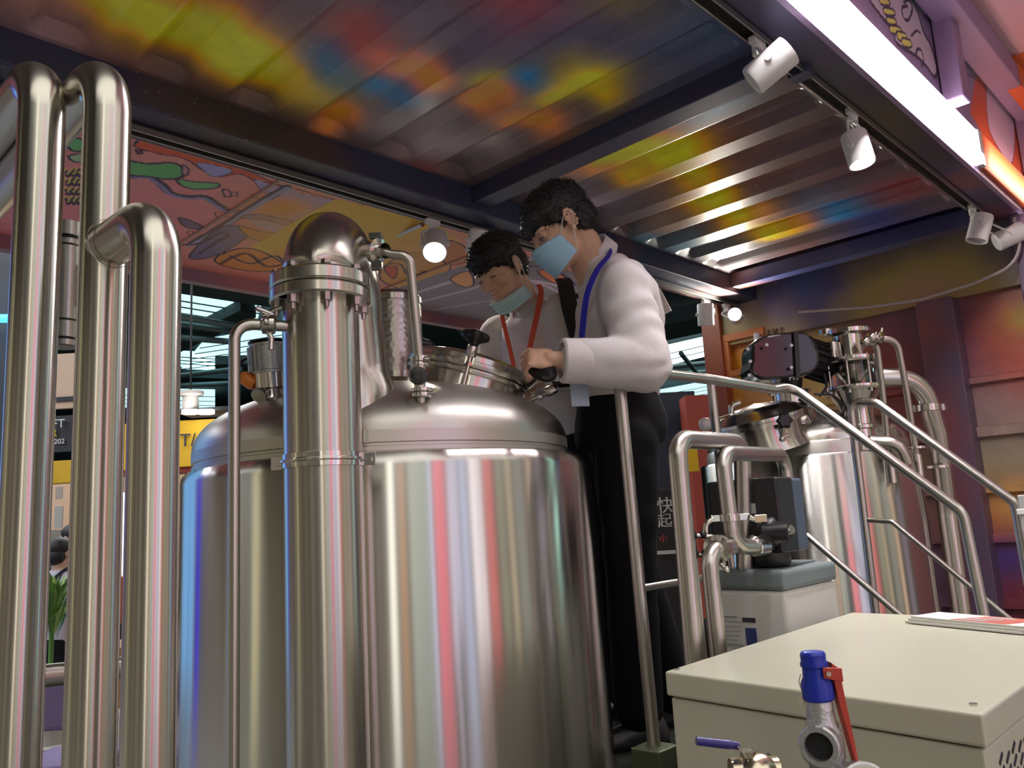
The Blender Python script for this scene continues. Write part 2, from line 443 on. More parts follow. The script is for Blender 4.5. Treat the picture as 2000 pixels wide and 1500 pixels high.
# ================================================================== THE SETTING: container
ROOF = 2.95
PIT = .30
def corr(x):
    u = (x - 2.97 + 10 * PIT) % PIT
    a = np.where(u < .05, u / .05, np.where(u < .14, 1, np.where(u < .19, 1 - (u - .14) / .05, 0)))
    return a * .036
projR = lambda x, y: tuple(PZ(x, y, ROOF))[:2]
Yl = (1.0, .53, .0); Or = (.78, .26, .05); Rd = (.42, .07, .045); Bl = (.02, .16, .34); Nv = (.03, .03, .12); Pu = (.10, .065, .095); Br = (.13, .08, .06); Gy = (.24, .21, .22)
roof_ops = [
 ('blob', 300, 60, .9, Br, .6), ('blob', 120, 20, .16, (.45, .16, .08), .7), ('blob', 80, 70, .15, (.25, .2, .24), .7),
 ('blob', 310, 55, .085, Yl, 1, 1.3), ('blob', 265, 25, .07, Yl, .9, 1.2), ('blob', 385, 78, .05, Yl, .7),
 ('blob', 460, 95, .085, Yl, 1, 1.2), ('blob', 500, 140, .075, Yl, .95), ('blob', 540, 165, .05, Yl, .7), ('blob', 430, 90, .06, Yl, .5), ('blob', 260, 75, .06, (.05, .045, .03), .6),
 ('blob', 560, 60, .35, Pu, .7), ('blob', 400, 5, .09, Rd, .6), ('blob', 700, 40, .35, (.13, .09, .09), .6), ('blob', 900, 60, .3, (.10, .09, .18), .6),
 ('blob', 1010, 5, .10, Rd, .5), ('blob', 690, 75, .08, Rd, .5), ('blob', 720, 95, .08, Rd, .4),
 ('blob', 640, 130, .07, Bl, .65), ('blob', 675, 160, .06, (.06, .16, .16), .6), ('blob', 620, 185, .09, (.50, .36, .02), .75), ('blob', 560, 170, .05, (.35, .3, .02), .6),
 ('blob', 665, 235, .05, Or, .8), ('blob', 640, 255, .04, Or, .5), ('blob', 735, 185, .05, Bl, .9), ('blob', 790, 195, .05, Bl, .7),
 ('blob', 790, 150, .06, (.85, .24, .10), .95), ('blob', 850, 160, .05, Or, .7), ('blob', 745, 115, .05, (.5, .13, .08), .7),
 ('blob', 780, 250, .12, Gy, .8), ('blob', 850, 290, .12, (.36, .30, .32), .7), ('blob', 820, 330, .06, Rd, .35),
 ('blob', 930, 210, .05, Or, .85), ('blob', 975, 190, .05, Or, .7), ('blob', 955, 160, .05, (.55, .45, .03), .7), ('blob', 1030, 165, .05, Bl, .9),
 ('blob', 1010, 235, .06, Or, .7), ('blob', 1080, 190, .06, (.70, .50, .02), .8), ('blob', 1150, 160, .08, (.70, .55, .02), .9), ('blob', 1180, 195, .05, (.6, .42, .02), .7), ('blob', 1060, 250, .06, Or, .7), ('blob', 960, 290, .06, (.42, .36, .36), .6),
 ('blob', 1300, 60, .22, (.03, .06, .16), .75), ('blob', 1200, 90, .12, (.06, .06, .14), .5), ('blob', 1400, 60, .15, (.02, .06, .13), .6), ('blob', 1120, 40, .12, (.06, .06, .2), .5), ('blob', 1220, 10, .1, (.3, .22, .03), .5),
 ('blob', 1330, 215, .10, Bl, .55), ('blob', 1400, 195, .08, Bl, .5),
 ('blob', 1250, 300, .13, Yl, .95), ('blob', 1180, 300, .08, Yl, .75), ('blob', 1320, 305, .09, Yl, .9), ('blob', 1350, 355, .09, Yl, .7), ('blob', 1230, 350, .06, Yl, .5),
 ('blob', 1190, 330, .06, (.62, .2, .1), .85), ('blob', 1110, 330, .06, (.5, .16, .1), .6), ('blob', 1290, 245, .06, (.5, .16, .06), .6), ('blob', 1420, 290, .12, (.16, .07, .05), .7),
 ('blob', 1280, 380, .09, (.16, .10, .08), .8), ('blob', 1170, 400, .10, (.26, .20, .28), .8), ('blob', 1380, 400, .09, Yl, .85), ('blob', 1420, 425, .08, (.8, .45, .05), .8), ('blob', 1450, 450, .08, Yl, .8),
 ('blob', 1520, 455, .09, (.60, .42, .03), .8), ('blob', 1480, 420, .08, (.62, .3, .1), .7), ('blob', 1560, 440, .07, Or, .6), ('blob', 1300, 440, .09, (.28, .18, .12), .6),
 ('blob', 1260, 470, .09, (.04, .13, .18), .75), ('blob', 1350, 480, .12, (.04, .14, .2), .7), ('blob', 1430, 490, .12, (.10, .12, .12), .6),
 ('blob', 1480, 350, .15, (.15, .07, .06), .7), ('blob', 1620, 330, .3, (.10, .06, .08), .7), ('blob', 1600, 395, .12, (.10, .12, .18), .7), ('blob', 1630, 420, .11, Bl, .85), ('blob', 1700, 430, .12, (.02, .03, .14), .8),
 ('blob', 1560, 480, .12, (.10, .05, .04), .7), ('blob', 1760, 370, .12, (.22, .04, .05), .7), ('blob', 1760, 460, .2, (.02, .03, .15), .8), ('blob', 1800, 490, .1, (.03, .16, .45), .7), ('blob', 1600, 520, .12, (.6, .3, .12), .7)]
roof_ops += [('blob', 1240, 290, .055, Yl, .9), ('blob', 1300, 312, .055, Yl, .85), ('blob', 1180, 305, .045, Yl, .7), ('blob', 1345, 340, .045, Yl, .7), ('blob', 1400, 395, .05, Yl, .8), ('blob', 1440, 430, .045, Yl, .7), ('blob', 1500, 462, .04, Yl, .6), ('blob', 330, 70, .05, Yl, .7), ('blob', 470, 110, .055, Yl, .9)]
roofmat = paintmat('sprayed_galaxy_roof', .33, 1.0, 0, .6, .30, .25)
us = np.arange(-2.0, 4.9, .0125); vs = np.linspace(1.05, 2.45, 110)
def roofcol(uv):
    c = paint(uv, (.085, .065, .072), roof_ops, projR, True); m_ = c.mean(1, keepdims=True)
    return np.clip((m_ + (c - m_) * 1.25) * (1.25 + .8 * np.clip(c.max(1, keepdims=True) * 2, 0, 1)), 0, .95)
roof = painted_grid('ceiling', roofmat, us, vs, lambda u, v: (u, v, ROOF + corr(u) * np.clip((2.415 - v) / .05, 0, 1) * np.clip((v - 1.075) / .03, 0, 1)), roofcol, (0, 0, .05)); tag(roof, kind='structure')
beamM = galaxy('sprayed_beam', [(.25, (.025, .02, .02)), (.42, (.07, .05, .045)), (.5, (.05, .04, .09)), (.6, (.03, .05, .10)), (.75, (.16, .07, .05))], 1.0, .38, .9, 3)
beamM2 = galaxy('sprayed_near_beam', [(.28, (.16, .08, .06)), (.42, (.12, .11, .05)), (.52, (.08, .075, .10)), (.62, (.10, .09, .18)), (.76, (.30, .08, .07))], .9, .4, .6, 9)
lilac = mat('lilac_edge_paint', (.28, .20, .34), .4)
def struct(mb, name, m, bevel=0): return tag(mb.build(name, m, None, bevel), kind='structure')
mb = MB(); mb.box2((-2, 2.43, 2.84), (4.9, 2.66, 3.06)); struct(mb, 'trim_1', beamM, .006)
mb = MB(); mb.box2((-2, .885, 2.94), (4.95, 1.065, 3.15)); struct(mb, 'trim_2', beamM2, .006)
mb = MB(); mb.box2((-2, .865, 2.925), (4.95, .885, 2.955)); struct(mb, 'trim_3', lilac, .002)
mb = MB(); mb.box2((2.33, 1.065, 2.875), (2.43, 2.43, 2.955)); struct(mb, 'trim_4', beamM, .004)
mb = MB(); mb.box2((4.56, 1.065, 2.87), (4.66, 2.43, 2.96)); struct(mb, 'trim_5', galaxy('sprayed_end_beam', [(.3, (.03, .02, .06)), (.5, (.05, .06, .16)), (.7, (.25, .12, .07))], 1.2, .3, .5, 5), .004)
mb = MB(); mb.box2((4.88, .3, 2.575), (5.0, 2.75, 2.98)); struct(mb, 'trim_6', galaxy('sprayed_header', [(.3, (.35, .2, .12)), (.42, (.3, .22, .07)), (.55, (.07, .06, .16)), (.7, (.02, .12, .33))], .8, .35, .6, 2), .006)
# loose cable along the header
mb = MB(); mb.tube([PX(1560, 610, 4.6), PX(1700, 600, 4.7), PX(1800, 585, 4.75), PX(1900, 555, 4.75), PX(2000, 510, 4.75), (4.75, .9, 2.9)], .008, .3)
tag(mb.build('cable', M['papergrey']), 'thin pale cable sagging along the painted header above the end wall', 'cable')
# end wall
projW = lambda x, y: tuple(PX(x, y, 4.92))[1:]
wall_ops = [
 ('blob', 1420, 730, .18, (.75, .40, .02), .95), ('blob', 1500, 790, .15, (.55, .28, .08), .8), ('blob', 1400, 690, .1, (.6, .12, .04), .7), ('blob', 1470, 650, .1, (.35, .06, .03), .8),
 ('blob', 1620, 790, .22, (.50, .36, .14), .95), ('blob', 1600, 700, .12, (.45, .34, .05), .8), ('blob', 1640, 850, .12, (.55, .40, .18), .8), ('blob', 1720, 700, .15, (.20, .03, .03), .9), ('blob', 1760, 800, .2, (.18, .02, .02), .9), ('blob', 1760, 620, .12, (.14, .05, .10), .7),
 ('blob', 1900, 680, .2, (.09, .06, .16), .85), ('blob', 1970, 640, .15, (.40, .10, .03), .8), ('blob', 1980, 720, .15, (.38, .06, .03), .8), ('blob', 1995, 620, .06, (.3, .22, .02), .7),
 ('blob', 1920, 800, .14, (.26, .17, .17), .8), ('blob', 1960, 880, .2, (.24, .22, .15), .85), ('blob', 1900, 930, .15, (.25, .22, .12), .7), ('blob', 1980, 980, .1, (.5, .25, .06), .8),
 ('blob', 1940, 1040, .12, (.35, .08, .02), .85), ('blob', 1900, 1090, .08, (.02, .02, .16), .9), ('blob', 1970, 1085, .08, (.02, .02, .16), .8), ('blob', 1920, 1160, .2, (.03, .03, .07), .9), ('blob', 1990, 1170, .12, (.14, .02, .03), .9)]
def ribs(v):
    r = np.zeros_like(v)
    for a, b in ((2.09, 2.13), (1.80, 1.86), (1.50, 1.54), (1.24, 1.29), (.9, .95)): r = np.where((v > a) & (v < b), .035, r)
    return r
us2 = np.arange(-.3, 2.80, .02); vs2 = np.arange(.2, 2.61, .01)
wallend = painted_grid('wall_end', paintmat('sprayed_end_wall', .35, .9, 0, .5, .3, .2), us2, vs2, lambda u, v: (4.93 - ribs(v), u, v),
    lambda uv: np.clip(paint(uv, (.16, .06, .06), wall_ops, projW, True) * 1.3, 0, .95), (.06, 0, 0)); tag(wallend, kind='structure')
postM = galaxy('sprayed_post', [(.3, (.12, .05, .08)), (.5, (.10, .07, .12)), (.7, (.22, .05, .04))], 1.1, .35, .3, 7)
mb = MB(); mb.box2((4.80, 1.26, .2), (4.93, 1.45, 2.575)); struct(mb, 'trim_7', postM, .006)
mb = MB(); mb.box2((4.84, 2.70, .2), (5.0, 2.84, 2.9)); struct(mb, 'trim_8', mat('orange_brown_post', (.32, .08, .03), .4, var=.4), .006)
mb = MB(); mb.box2((4.80, .80, .2), (4.93, .93, 2.94)); struct(mb, 'trim_9', postM, .006)
# pocket with loose wires above the orange panel
mb = MB(); mb.box2((4.86, 2.40, 2.60), (4.9, 2.70, 2.65)); mb.box2((4.86, 2.40, 2.36), (4.9, 2.70, 2.40)); mb.box2((4.86, 2.66, 2.4), (4.9, 2.70, 2.6)); mb.box2((4.86, 2.40, 2.4), (4.9, 2.44, 2.6))
tag(mb.build('wall_pocket', mat('orange_pocket', (.5, .15, .03), .4), None, .004), 'orange rimmed recess in the end wall left of the black gearbox', 'recess')
mb = MB()
for k in range(6):
    y0 = 2.28 + .03 * k; mb.tube([(4.87, y0, 2.62), (4.84, y0 + .05 * math.sin(k * 2), 2.52), (4.83, y0 - .06 * math.cos(k), 2.42 + .02 * k), (4.87, y0 + .03, 2.34)], .005, .04, 8)
tag(mb.build('wire_bundle', mat('brown_wires', (.12, .05, .03), .5)), 'tangle of thin wires hanging beside the orange recess', 'wires')
mb = MB(); mb.cyl((4.80, 2.42, 2.60), (4.80, 2.42, 2.32), .02, 12)
tag(mb.build('conduit', M['white']), 'short white conduit hanging beside the tangle of wires', 'conduit')
# container floor
mb = MB(); mb.box2((-2, 1.0, 0), (5.0, 2.66, .2)); struct(mb, 'floor_container', M['deck'])
# ------------------------------------------------------------------ far awning with cartoon mural
AZ = 2.93
projA = lambda x, y: tuple(PZ(x, y, AZ))[:2]
ink = (.05, .03, .07)
RPink = (.58, .13, .15); MB_ = (.20, .18, .36)
mur = [('poly', [(180, 210), (180, 900), (-400, 900), (-400, 0)], (.60, .20, .22)),
 ('blob', 330, 300, .35, (.70, .24, .22), .8), ('blob', 300, 420, .3, (.60, .16, .24), .6),
 ('shape', [(255, 262), (330, 280), (420, 310), (520, 352), (600, 375), (700, 400), (700, 385), (560, 340), (420, 285), (300, 250)], (.66, .25, .20), .004, ink),
 ('shape', [(262, 285), (310, 300), (360, 310), (400, 335), (430, 345), (470, 340), (505, 360), (530, 380), (560, 372), (520, 350), (450, 320), (380, 290), (300, 265)], (.52, .09, .05), .004, ink),
 ('shape', [(385, 318), (430, 325), (455, 335), (420, 345), (400, 335)], (.30, .28, .52), .002, ink),
 ('shape', [(498, 350), (560, 370), (620, 385), (655, 392), (600, 400), (540, 385), (515, 375)], (.32, .27, .48), .002, ink),
 ('line', [(255, 345), (290, 345), (315, 360), (335, 378), (370, 385), (400, 385), (425, 400), (450, 412), (500, 415)], .022, ink),
 ('line', [(260, 347), (290, 348), (315, 364), (335, 381), (370, 388), (400, 388), (425, 404), (450, 415), (500, 418)], .010, MB_),
 ('shape', [(130, 275), (150, 270), (175, 280), (178, 292), (150, 296), (135, 290)], (.12, .38, .16), .006, ink),
 ('shape', [(135, 305), (160, 300), (178, 305), (175, 315), (145, 316)], (.30, .42, .24), .005, ink),
 ('shape', [(245, 315), (290, 320), (335, 318), (360, 330), (355, 345), (330, 350), (290, 345), (250, 340)], (.11, .34, .13), .008, ink),
 ('shape', [(345, 350), (380, 355), (425, 358), (425, 366), (390, 370), (360, 365)], (.14, .36, .15), .006, ink),
 ('shape', [(358, 322), (368, 330), (366, 342), (356, 338)], (.45, .2, .25), .004, ink),
 ('shape', [(435, 370), (447, 372), (452, 382), (440, 384)], (.55, .2, .22), .005, ink), ('shape', [(450, 378), (462, 375), (462, 384)], (.55, .2, .22), .004, ink),
 ('shape', [(492, 380), (500, 380), (502, 387), (494, 387)], (.55, .2, .22), .003, ink), ('shape', [(420, 415), (440, 416), (443, 424), (425, 424)], (.6, .2, .2), .003, ink), ('shape', [(366, 452), (376, 452), (378, 458), (368, 458)], (.6, .2, .2), .003, ink),
 ('shape', [(265, 292), (275, 292), (277, 300), (268, 300)], (.16, .04, .08), .004, ink),
 ('shape', [(350, 425), (375, 432), (400, 445), (385, 448), (360, 442)], (.14, .08, .16), .006, ink),
 ('poly', [(560, 366), (640, 400), (655, 432), (575, 470), (500, 440), (475, 425)], (.30, .26, .42)),
 ('blob', 555, 405, .10, (.62, .22, .03), .95), ('blob', 520, 420, .08, (.62, .22, .03), .6),
 ('line', [(560, 365), (500, 400), (440, 438), (370, 478)], .022, ink), ('line', [(562, 367), (500, 403), (440, 441), (370, 481)], .011, (.26, .24, .36)),
 ('shape', [(370, 500), (420, 450), (460, 440), (490, 455), (440, 490), (400, 505)], (.13, .10, .22), .006, ink),
 ('line', [(355, 478), (390, 475), (430, 455), (445, 460), (420, 475), (390, 495)], .010, ink),
 ('shape', [(465, 440), (500, 450), (540, 455), (560, 450), (530, 470), (490, 465)], (.50, .19, .06), .005, ink),
 ('shape', [(470, 425), (520, 430), (560, 440), (570, 432), (540, 425), (500, 418)], (.32, .15, .20), .004, ink),
 ('poly', [(655, 389), (840, 432), (900, 470), (840, 500), (740, 530), (560, 520), (440, 510)], (.60, .35, .06)),
 ('blob', 640, 470, .3, (.62, .36, .08), .8), ('blob', 600, 510, .12, (.45, .17, .05), .8),
 ('line', [(555, 505), (620, 470), (680, 440)], .006, ink),
 ('shape', [(420, 505), (470, 485), (520, 495), (560, 525), (500, 530), (440, 520)], (.55, .20, .05), .006, ink),
 ('line', [(430, 515), (480, 495), (520, 520), (560, 515)], .012, (.14, .05, .03)), ('line', [(450, 500), (490, 515), (540, 500), (565, 530)], .008, ink),
 ('shape', [(740, 540), (780, 500), (830, 495), (880, 510), (860, 545), (790, 565)], (.50, .24, .07), .006, ink),
 ('line', [(745, 520), (780, 515), (800, 540), (830, 530)], .008, ink), ('shape', [(750, 525), (775, 520), (770, 545)], (.45, .08, .05), .004, ink),
 ('blob', 860, 490, .2, (.52, .26, .14), .8), ('shape', [(858, 470), (905, 480), (915, 510), (870, 515)], (.48, .18, .10), .005, ink),
 ('poly', [(740, 575), (900, 520), (1030, 500), (1200, 560), (1200, 640), (900, 640)], (.20, .16, .19)),
 ('line', [(760, 590), (850, 560), (920, 540), (1040, 505)], .02, (.42, .32, .36)), ('line', [(800, 595), (900, 570), (1000, 545), (1100, 560)], .015, (.42, .30, .36)), ('line', [(850, 605), (940, 590), (1040, 575)], .015, (.36, .26, .30)),
 ('shape', [(1050, 530), (1085, 530), (1110, 550), (1080, 552)], (.62, .15, .06), .006, ink), ('shape', [(880, 545), (915, 530), (925, 555), (905, 560)], (.62, .25, .12), .006, ink),
 ('line', [(1030, 520), (1080, 525), (1130, 560)], .01, ink), ('line', [(1020, 545), (1070, 560), (1120, 590)], .012, (.38, .28, .36)),
 ('poly', [(1200, 540), (1600, 640), (1600, 700), (1200, 620)], (.55, .14, .06))]
for k in range(16):     # frayed mesh of dark strokes
    a = 118 + (k % 4) * 11; b = 330 + (k // 4) * 18
    mur.append(('line', [(a, b + 14), (a + 10, b + 2), (a + 14, b + 16), (a + 26, b)], .0045, ink)); mur.append(('line', [(a + 3, b + 10), (a + 12, b - 2)], .003, (.7, .5, .1)))
us3 = np.arange(-1.2, 4.0, .006); vs3 = np.arange(2.70, 4.13, .006)
aw = painted_grid('painted_awning', paintmat('cartoon_mural_paint', .45, 0, 0, .4, .12), us3, vs3, lambda u, v: (u, v, AZ + 0 * u),
    lambda uv: np.clip(paint(uv, (.58, .20, .17), mur, projA) * 1.75 - .03, 0, .95), (0, 0, .03))
awt = thing('raised_side_awning', (2, 2.7, AZ), 'open side flap with a pink and orange cartoon mural, beyond the far roof beam', 'awning')
aw.parent = awt; aw.location = (-2, -2.7, -AZ); aw.name = 'mural_panel'
def bar(parent, name, a, b, m, bevel=.003): mb = MB(); mb.box2(a, b); return mb.build(name, m, parent, bevel)
pinkrail = galaxy('pink_rail_paint', [(.3, (.20, .16, .26)), (.5, (.42, .16, .16)), (.62, (.22, .13, .22)), (.75, (.60, .30, .05))], 1.0, .4, 0, 6)
bar(awt, 'edge_rail', (-1.2, 4.12, 2.86), (4.02, 4.18, 2.97), pinkrail); bar(awt, 'hinge_rail', (-1.2, 2.66, 2.87), (5.6, 2.72, 2.95), pinkrail)
for x in (.62, 1.62, 2.9): bar(awt, 'seam_strip', (x, 2.74, 2.922), (x + .012, 4.1, 2.929), mat('seam_paint', (.55, .33, .25), .5), 0)
mb = MB(); mb.cyl(PZ(825, 438, 2.90), PY(742, 475, 3.3), .012, 12); mb.build('gas_strut', M['rail'], awt)
# ------------------------------------------------------------------ near fascia, lit strip and near awning
FY = .875
projF = lambda x, y: (PY(x, y, FY).x, PY(x, y, FY).z)
fcl = (.50, .40, .46); fas = [('blob', 1700, 120, .2, (.40, .28, .40), .5)]
fas += [('poly', [(1905, 150), (1895, 220), (1935, 290), (2100, 420), (2100, 100)], (.42, .06, .02)),
 ('shape', [(1928, 165), (1930, 240), (1945, 280), (1975, 320), (1982, 260), (1975, 200), (1950, 160)], (.44, .28, .40), .004, ink),
 ('shape', [(1700, -10), (1720, 30), (1745, 60), (1752, 85), (1790, 110), (1810, 130), (1825, 150), (1830, 135), (1818, 90), (1805, 65), (1797, 40), (1790, 20), (1770, -10)], fcl, .009, ink),
 ('shape', [(1835, 155), (1860, 140), (1868, 115), (1876, 112), (1878, 150), (1890, 175), (1895, 200), (1870, 185), (1850, 175)], fcl, .010, ink),
 ('line', [(1765, 5), (1775, 0), (1782, 15), (1775, 38), (1765, 35), (1762, 15), (1772, 12)], .007, ink), ('line', [(1788, 110), (1792, 96), (1800, 100), (1804, 120), (1800, 128)], .007, ink), ('line', [(1780, 70), (1790, 60), (1797, 64)], .006, ink)]
for a in [(1718, -5, 1735, 10), (1726, 15, 1745, 30), (1732, 33, 1748, 48), (1738, 50, 1758, 66), (1752, 62, 1768, 80), (1762, 75, 1778, 92), (1882, 150, 1888, 168), (1880, 172, 1890, 190), (1890, 145, 1898, 150)]:
    fas.append(('shape', [(a[0], a[1]), (a[2], a[1] + 4), (a[2] + 2, a[3]), (a[0] + 3, a[3] - 2)], (.66, .58, .12), .005, ink))
us4 = np.arange(1.6, 6.4, .0055); vs4 = np.arange(3.14, 3.56, .0055)
fa = painted_grid('fascia_panel', paintmat('cloud_mural_paint', .5, 0, 0, .4, .08), us4, vs4, lambda u, v: (u, FY + 0 * u, v),
    lambda uv: paint(uv, (.20, .13, .24), fas, projF), (0, .03, 0))
fat = thing('side_fascia', (3, FY, 3.2), 'purple fascia with white cartoon clouds above the glaring lit strip', 'fascia'); fa.parent = fat; fa.location = (-3, -FY, -3.2)
lilac2 = mat('mauve_frame_paint', (.24, .15, .27), .45)
for x in (3.62, 5.0): bar(fat, 'rib', (x, .79, 3.14), (x + .11, .87, 3.56), lilac2, .006)
bar(fat, 'top_tube', (1.6, .74, 3.50), (6.4, .86, 3.62), lilac2, .006)
bar(fat, 'orange_band', (4.55, .735, 3.495), (4.95, .80, 3.625), mat('orange_band_paint', (.55, .10, .02), .45), .006)
nawt = thing('raised_awning', (3, -.5, 3.7), 'pale pink underside of the open side flap above the mauve tube, top right', 'awning')
pk = [('blob', 1950, 50, .6, (.74, .46, .50), .6), ('shape', [(1940, 130), (1960, 110), (1990, 104), (2080, 90), (2080, 140), (1990, 142), (1962, 150)], (.85, .16, .03), .006, (.4, .1, .06)),
      ('line', [(1870, 0), (1900, 60), (1920, 68), (1940, 120)], .008, (.35, .12, .2))]
projN = lambda x, y: tuple(PZ(x, y, 3.66))[:2]
na = painted_grid('underside', paintmat('pink_awning_paint', .5, 0, 0, .4, .06), np.arange(1.0, 6.5, .02), np.arange(-1.4, .86, .02), lambda u, v: (u, v, 3.64 + (.86 - v) * .12),
    lambda uv: paint(uv, (.62, .34, .42), pk, projN), (0, 0, .04)); na.parent = nawt; na.location = (-3, .5, -3.7)
stripM = M['led']
lst = thing('strip_light', (3, .86, 3.05), 'glaring white linear light along the outer roof rail, above the track spotlights', 'light')
bar(lst, 'lit_face', (1.35, .845, 2.965), (4.0, .868, 3.125), stripM, .004); bar(lst, 'housing', (1.3, .868, 2.958), (4.05, .884, 3.135), M['white'], 0)
bar(lst, 'end_cap', (4.0, .84, 2.96), (4.05, .868, 3.13), M['white'], .003)
area('strip_glow', (2.7, .82, 3.03), (2.7, .1, 1.6), 2.6, .12, 72, (1, .96, .97))
area('strip_glow', (4.6, .80, 3.05), (4.6, 1.2, 3.2), .8, .1, 4, (1, .6, .45))  # added orange-tinted lamp, brightens the orange rail past the strip's end
mb = MB(); mb.box2((4.05, .85, 2.96), (4.95, .884, 3.15)); struct(mb, 'trim_10', mat('orange_rail_paint', (.75, .16, .06), .5), .004)
# ------------------------------------------------------------------ track lights
def track(name, x0, x1, y, z, label):
    t = thing(name, ((x0 + x1) / 2, y, z), label, 'light track')
    bar(t, 'channel', (x0, y - .022, z), (x1, y + .022, z + .006), M['blackmatt'], 0)
    bar(t, 'lip', (x0, y - .022, z - .022), (x1, y - .017, z), M['rail'], .001); bar(t, 'lip', (x0, y + .017, z - .022), (x1, y + .022, z), M['rail'], .001)
    for xx in (x0 + 2.0, x0 + 4.0): bar(t, 'joiner', (xx, y - .034, z - .025), (xx + .06, y + .034, z + .002), beamM, .001)
    return t
track('light_track', -1.5, 4.85, 2.56, 2.832, 'ceiling light track running along the far roof beam')
track('light_track', -1.5, 4.85, 1.015, 2.932, 'ceiling light track running along the near roof beam beside the strip light')
def spotlight(top, centre, direc, r, L, on, label, lens='ledon', power=0, cone=50, bracket_side=1):
    """top: point on the track; centre: middle of the drum; direc: where it shines"""
    d = Vector(direc).normalized(); c = Vector(centre); t = Vector(top)
    e = thing('track_spotlight', t, label, 'spotlight', 'white track spotlights')
    mb = MB(); mb.box2(t + Vector((-.035, -.012, -.022)), t + Vector((.035, .012, .0))); mb.lathe([(.018, 0), (.018, -.03)], t + Vector((0, 0, -.02)), seg=16); mb.build('track_adapter', M['white'], e, .002)
    b0 = t + Vector((0, 0, -.045))
    side = d.cross(UP); side = side.normalized() if side.length > .1 else VR
    mb = MB()
    for sgn in (-1, 1):
        q = c + side * sgn * (r + .004); mb.tube([b0, b0 + side * sgn * (r + .004) * .9 + Vector((0, 0, -.008)), q], .0055, .012, 8); mb.cyl(q - side * sgn * .004, q + side * sgn * .006, .01, 12)
    mb.build('bracket', M['white'], e)
    mb = MB(); h = L / 2
    mb.lathe([(r * .55, -h), (r * .93, -h + .004), (r, -h + .012), (r, h), (r * .93, h), (r * .88, h - .012)], c, d, 32, caps=False); mb.lathe([(.0001, -h), (r * .55, -h)], c, d, 32, caps=False)
    mb.build('drum', M['white'], e)
    mb = MB(); mb.lathe([(.0001, h - .010), (r * .92, h - .010)], c, d, 32, caps=False); mb.build('lens', M[lens] if on else M['ledoff'], e)
    if power:
        l = bpy.data.lights.new('spot_beam', 'SPOT'); l.energy = power; l.spot_size = math.radians(cone); l.spot_blend = .5; l.shadow_soft_size = r * .8; l.color = (1, .93, .82)
        o = bpy.data.objects.new('spot_beam', l); COL.objects.link(o); o.location = c + d * (h + .01); o.rotation_euler = d.to_track_quat('-Z', 'Y').to_euler()
    return e
R3 = lambda a, b, c: VR * a + UP * b + HF * c
spotlight(PY(1478, 78, 1.015), PY(1503, 130, .95), R3(.72, .52, -.30), .047, .135, True, 'white track spotlight tilted up to the right, largest and nearest', 'ledwhite', 26, 70)
spotlight(PY(1663, 215, 1.015), PY(1675, 290, 1.0), R3(.10, -1, -.12), .047, .13, True, 'white track spotlight hanging straight down with its lens lit, right of the tilted one', 'ledwhite', 30, 70)
spotlight((4.45, 1.015, 2.93), (4.43, .99, 2.80), R3(-.35, -1, .1), .05, .14, False, 'white track spotlight pointing down, left of the pair at the far right', power=0)
spotlight((4.70, 1.015, 2.93), (4.72, .93, 2.80), R3(.8, .35, -.2), .05, .14, True, 'white track spotlight turned to the right, last of the pair at the far right', 'ledwhite', 18, 60)
spotlight((2.21, 2.56, 2.81), PY(850, 478, 2.53), R3(.0, -.75, -.65), .052, .13, True, 'lit spotlight glaring at the viewer, left of the rear man\'s head', 'ledon', 10, 90)
spotlight((2.52, 2.56, 2.81), PY(932, 470, 2.56), R3(-.3, -1, .5), .045, .12, False, 'white spotlight mostly hidden behind the rear man\'s hair')
spotlight(PY(1268, 552, 2.56), PY(1284, 592, 2.5), R3(.45, -1, .1), .052, .15, False, 'white spotlight behind the front man\'s shoulder')
spotlight(PY(1378, 588, 2.56), PY(1378, 614, 2.53), R3(.0, -1, .2), .05, .14, False, 'small white spotlight hanging over the gap beside the end wall')
spotlight((4.70, 2.56, 2.81), (4.70, 2.50, 2.715), (-.9, -.40, .03), .045, .12, True, 'lit spotlight just above the black gearbox', 'ledwhite', 48, 165)
# ================================================================== THE HALL
mb = MB(); mb.box2((-40, -25, -.2), (45, 60, 0)); struct(mb, 'floor', M['floor'])
mb = MB(); mb.box2((-40, -25, 8.4), (45, 60, 8.6)); struct(mb, 'ceiling_hall', M['hallceil'])
mb = MB(); mb.box2((-40, 45, 0), (45, 45.3, 8.4)); struct(mb, 'wall_back', M['hallceil'])
mb = MB(); mb.box2((40, -25, 0), (40.3, 60, 8.4)); struct(mb, 'wall_right', M['hallceil'])
def cquad(name, pts, z, m, th, label, cat, group=None, slats=0):
    c = [PZ(x, y, z) for x, y in pts]; t = thing(name, c[0], label, cat, group)
    MB().prism(c, (0, 0, th)).build('panel', m, t)
    if slats:
        mb = MB()
        for k in range(1, slats):
            f = k / slats; a = c[0].lerp(c[-1], f); b = c[1].lerp(c[-2], f); dd = (c[-1] - c[0]).normalized() * .05
            mb.prism([a - dd, b - dd, b + dd, a + dd], (0, 0, -.015))
        s = mb.build('slat_grid', M['truss'], t)
    return t
cquad('ceiling_light_panel', [(300, 566), (510, 600), (500, 634), (300, 602)], 7.6, M['skylight'], .1, 'upper left lit skylight band above the thin bent pipe', 'ceiling light', None, 3)
cquad('ceiling_light_panel', [(400, 668), (600, 632), (600, 712), (340, 738)], 7.6, M['skylight'], .1, 'wide lit skylight behind the sight lamp, crossed by slats', 'ceiling light', None, 7)
cquad('ceiling_light_panel', [(300, 688), (430, 694), (440, 722), (300, 712)], 7.6, M['skylight'], .1, 'lit skylight between the thick left pipe and the thin pipe', 'ceiling light', None, 4)
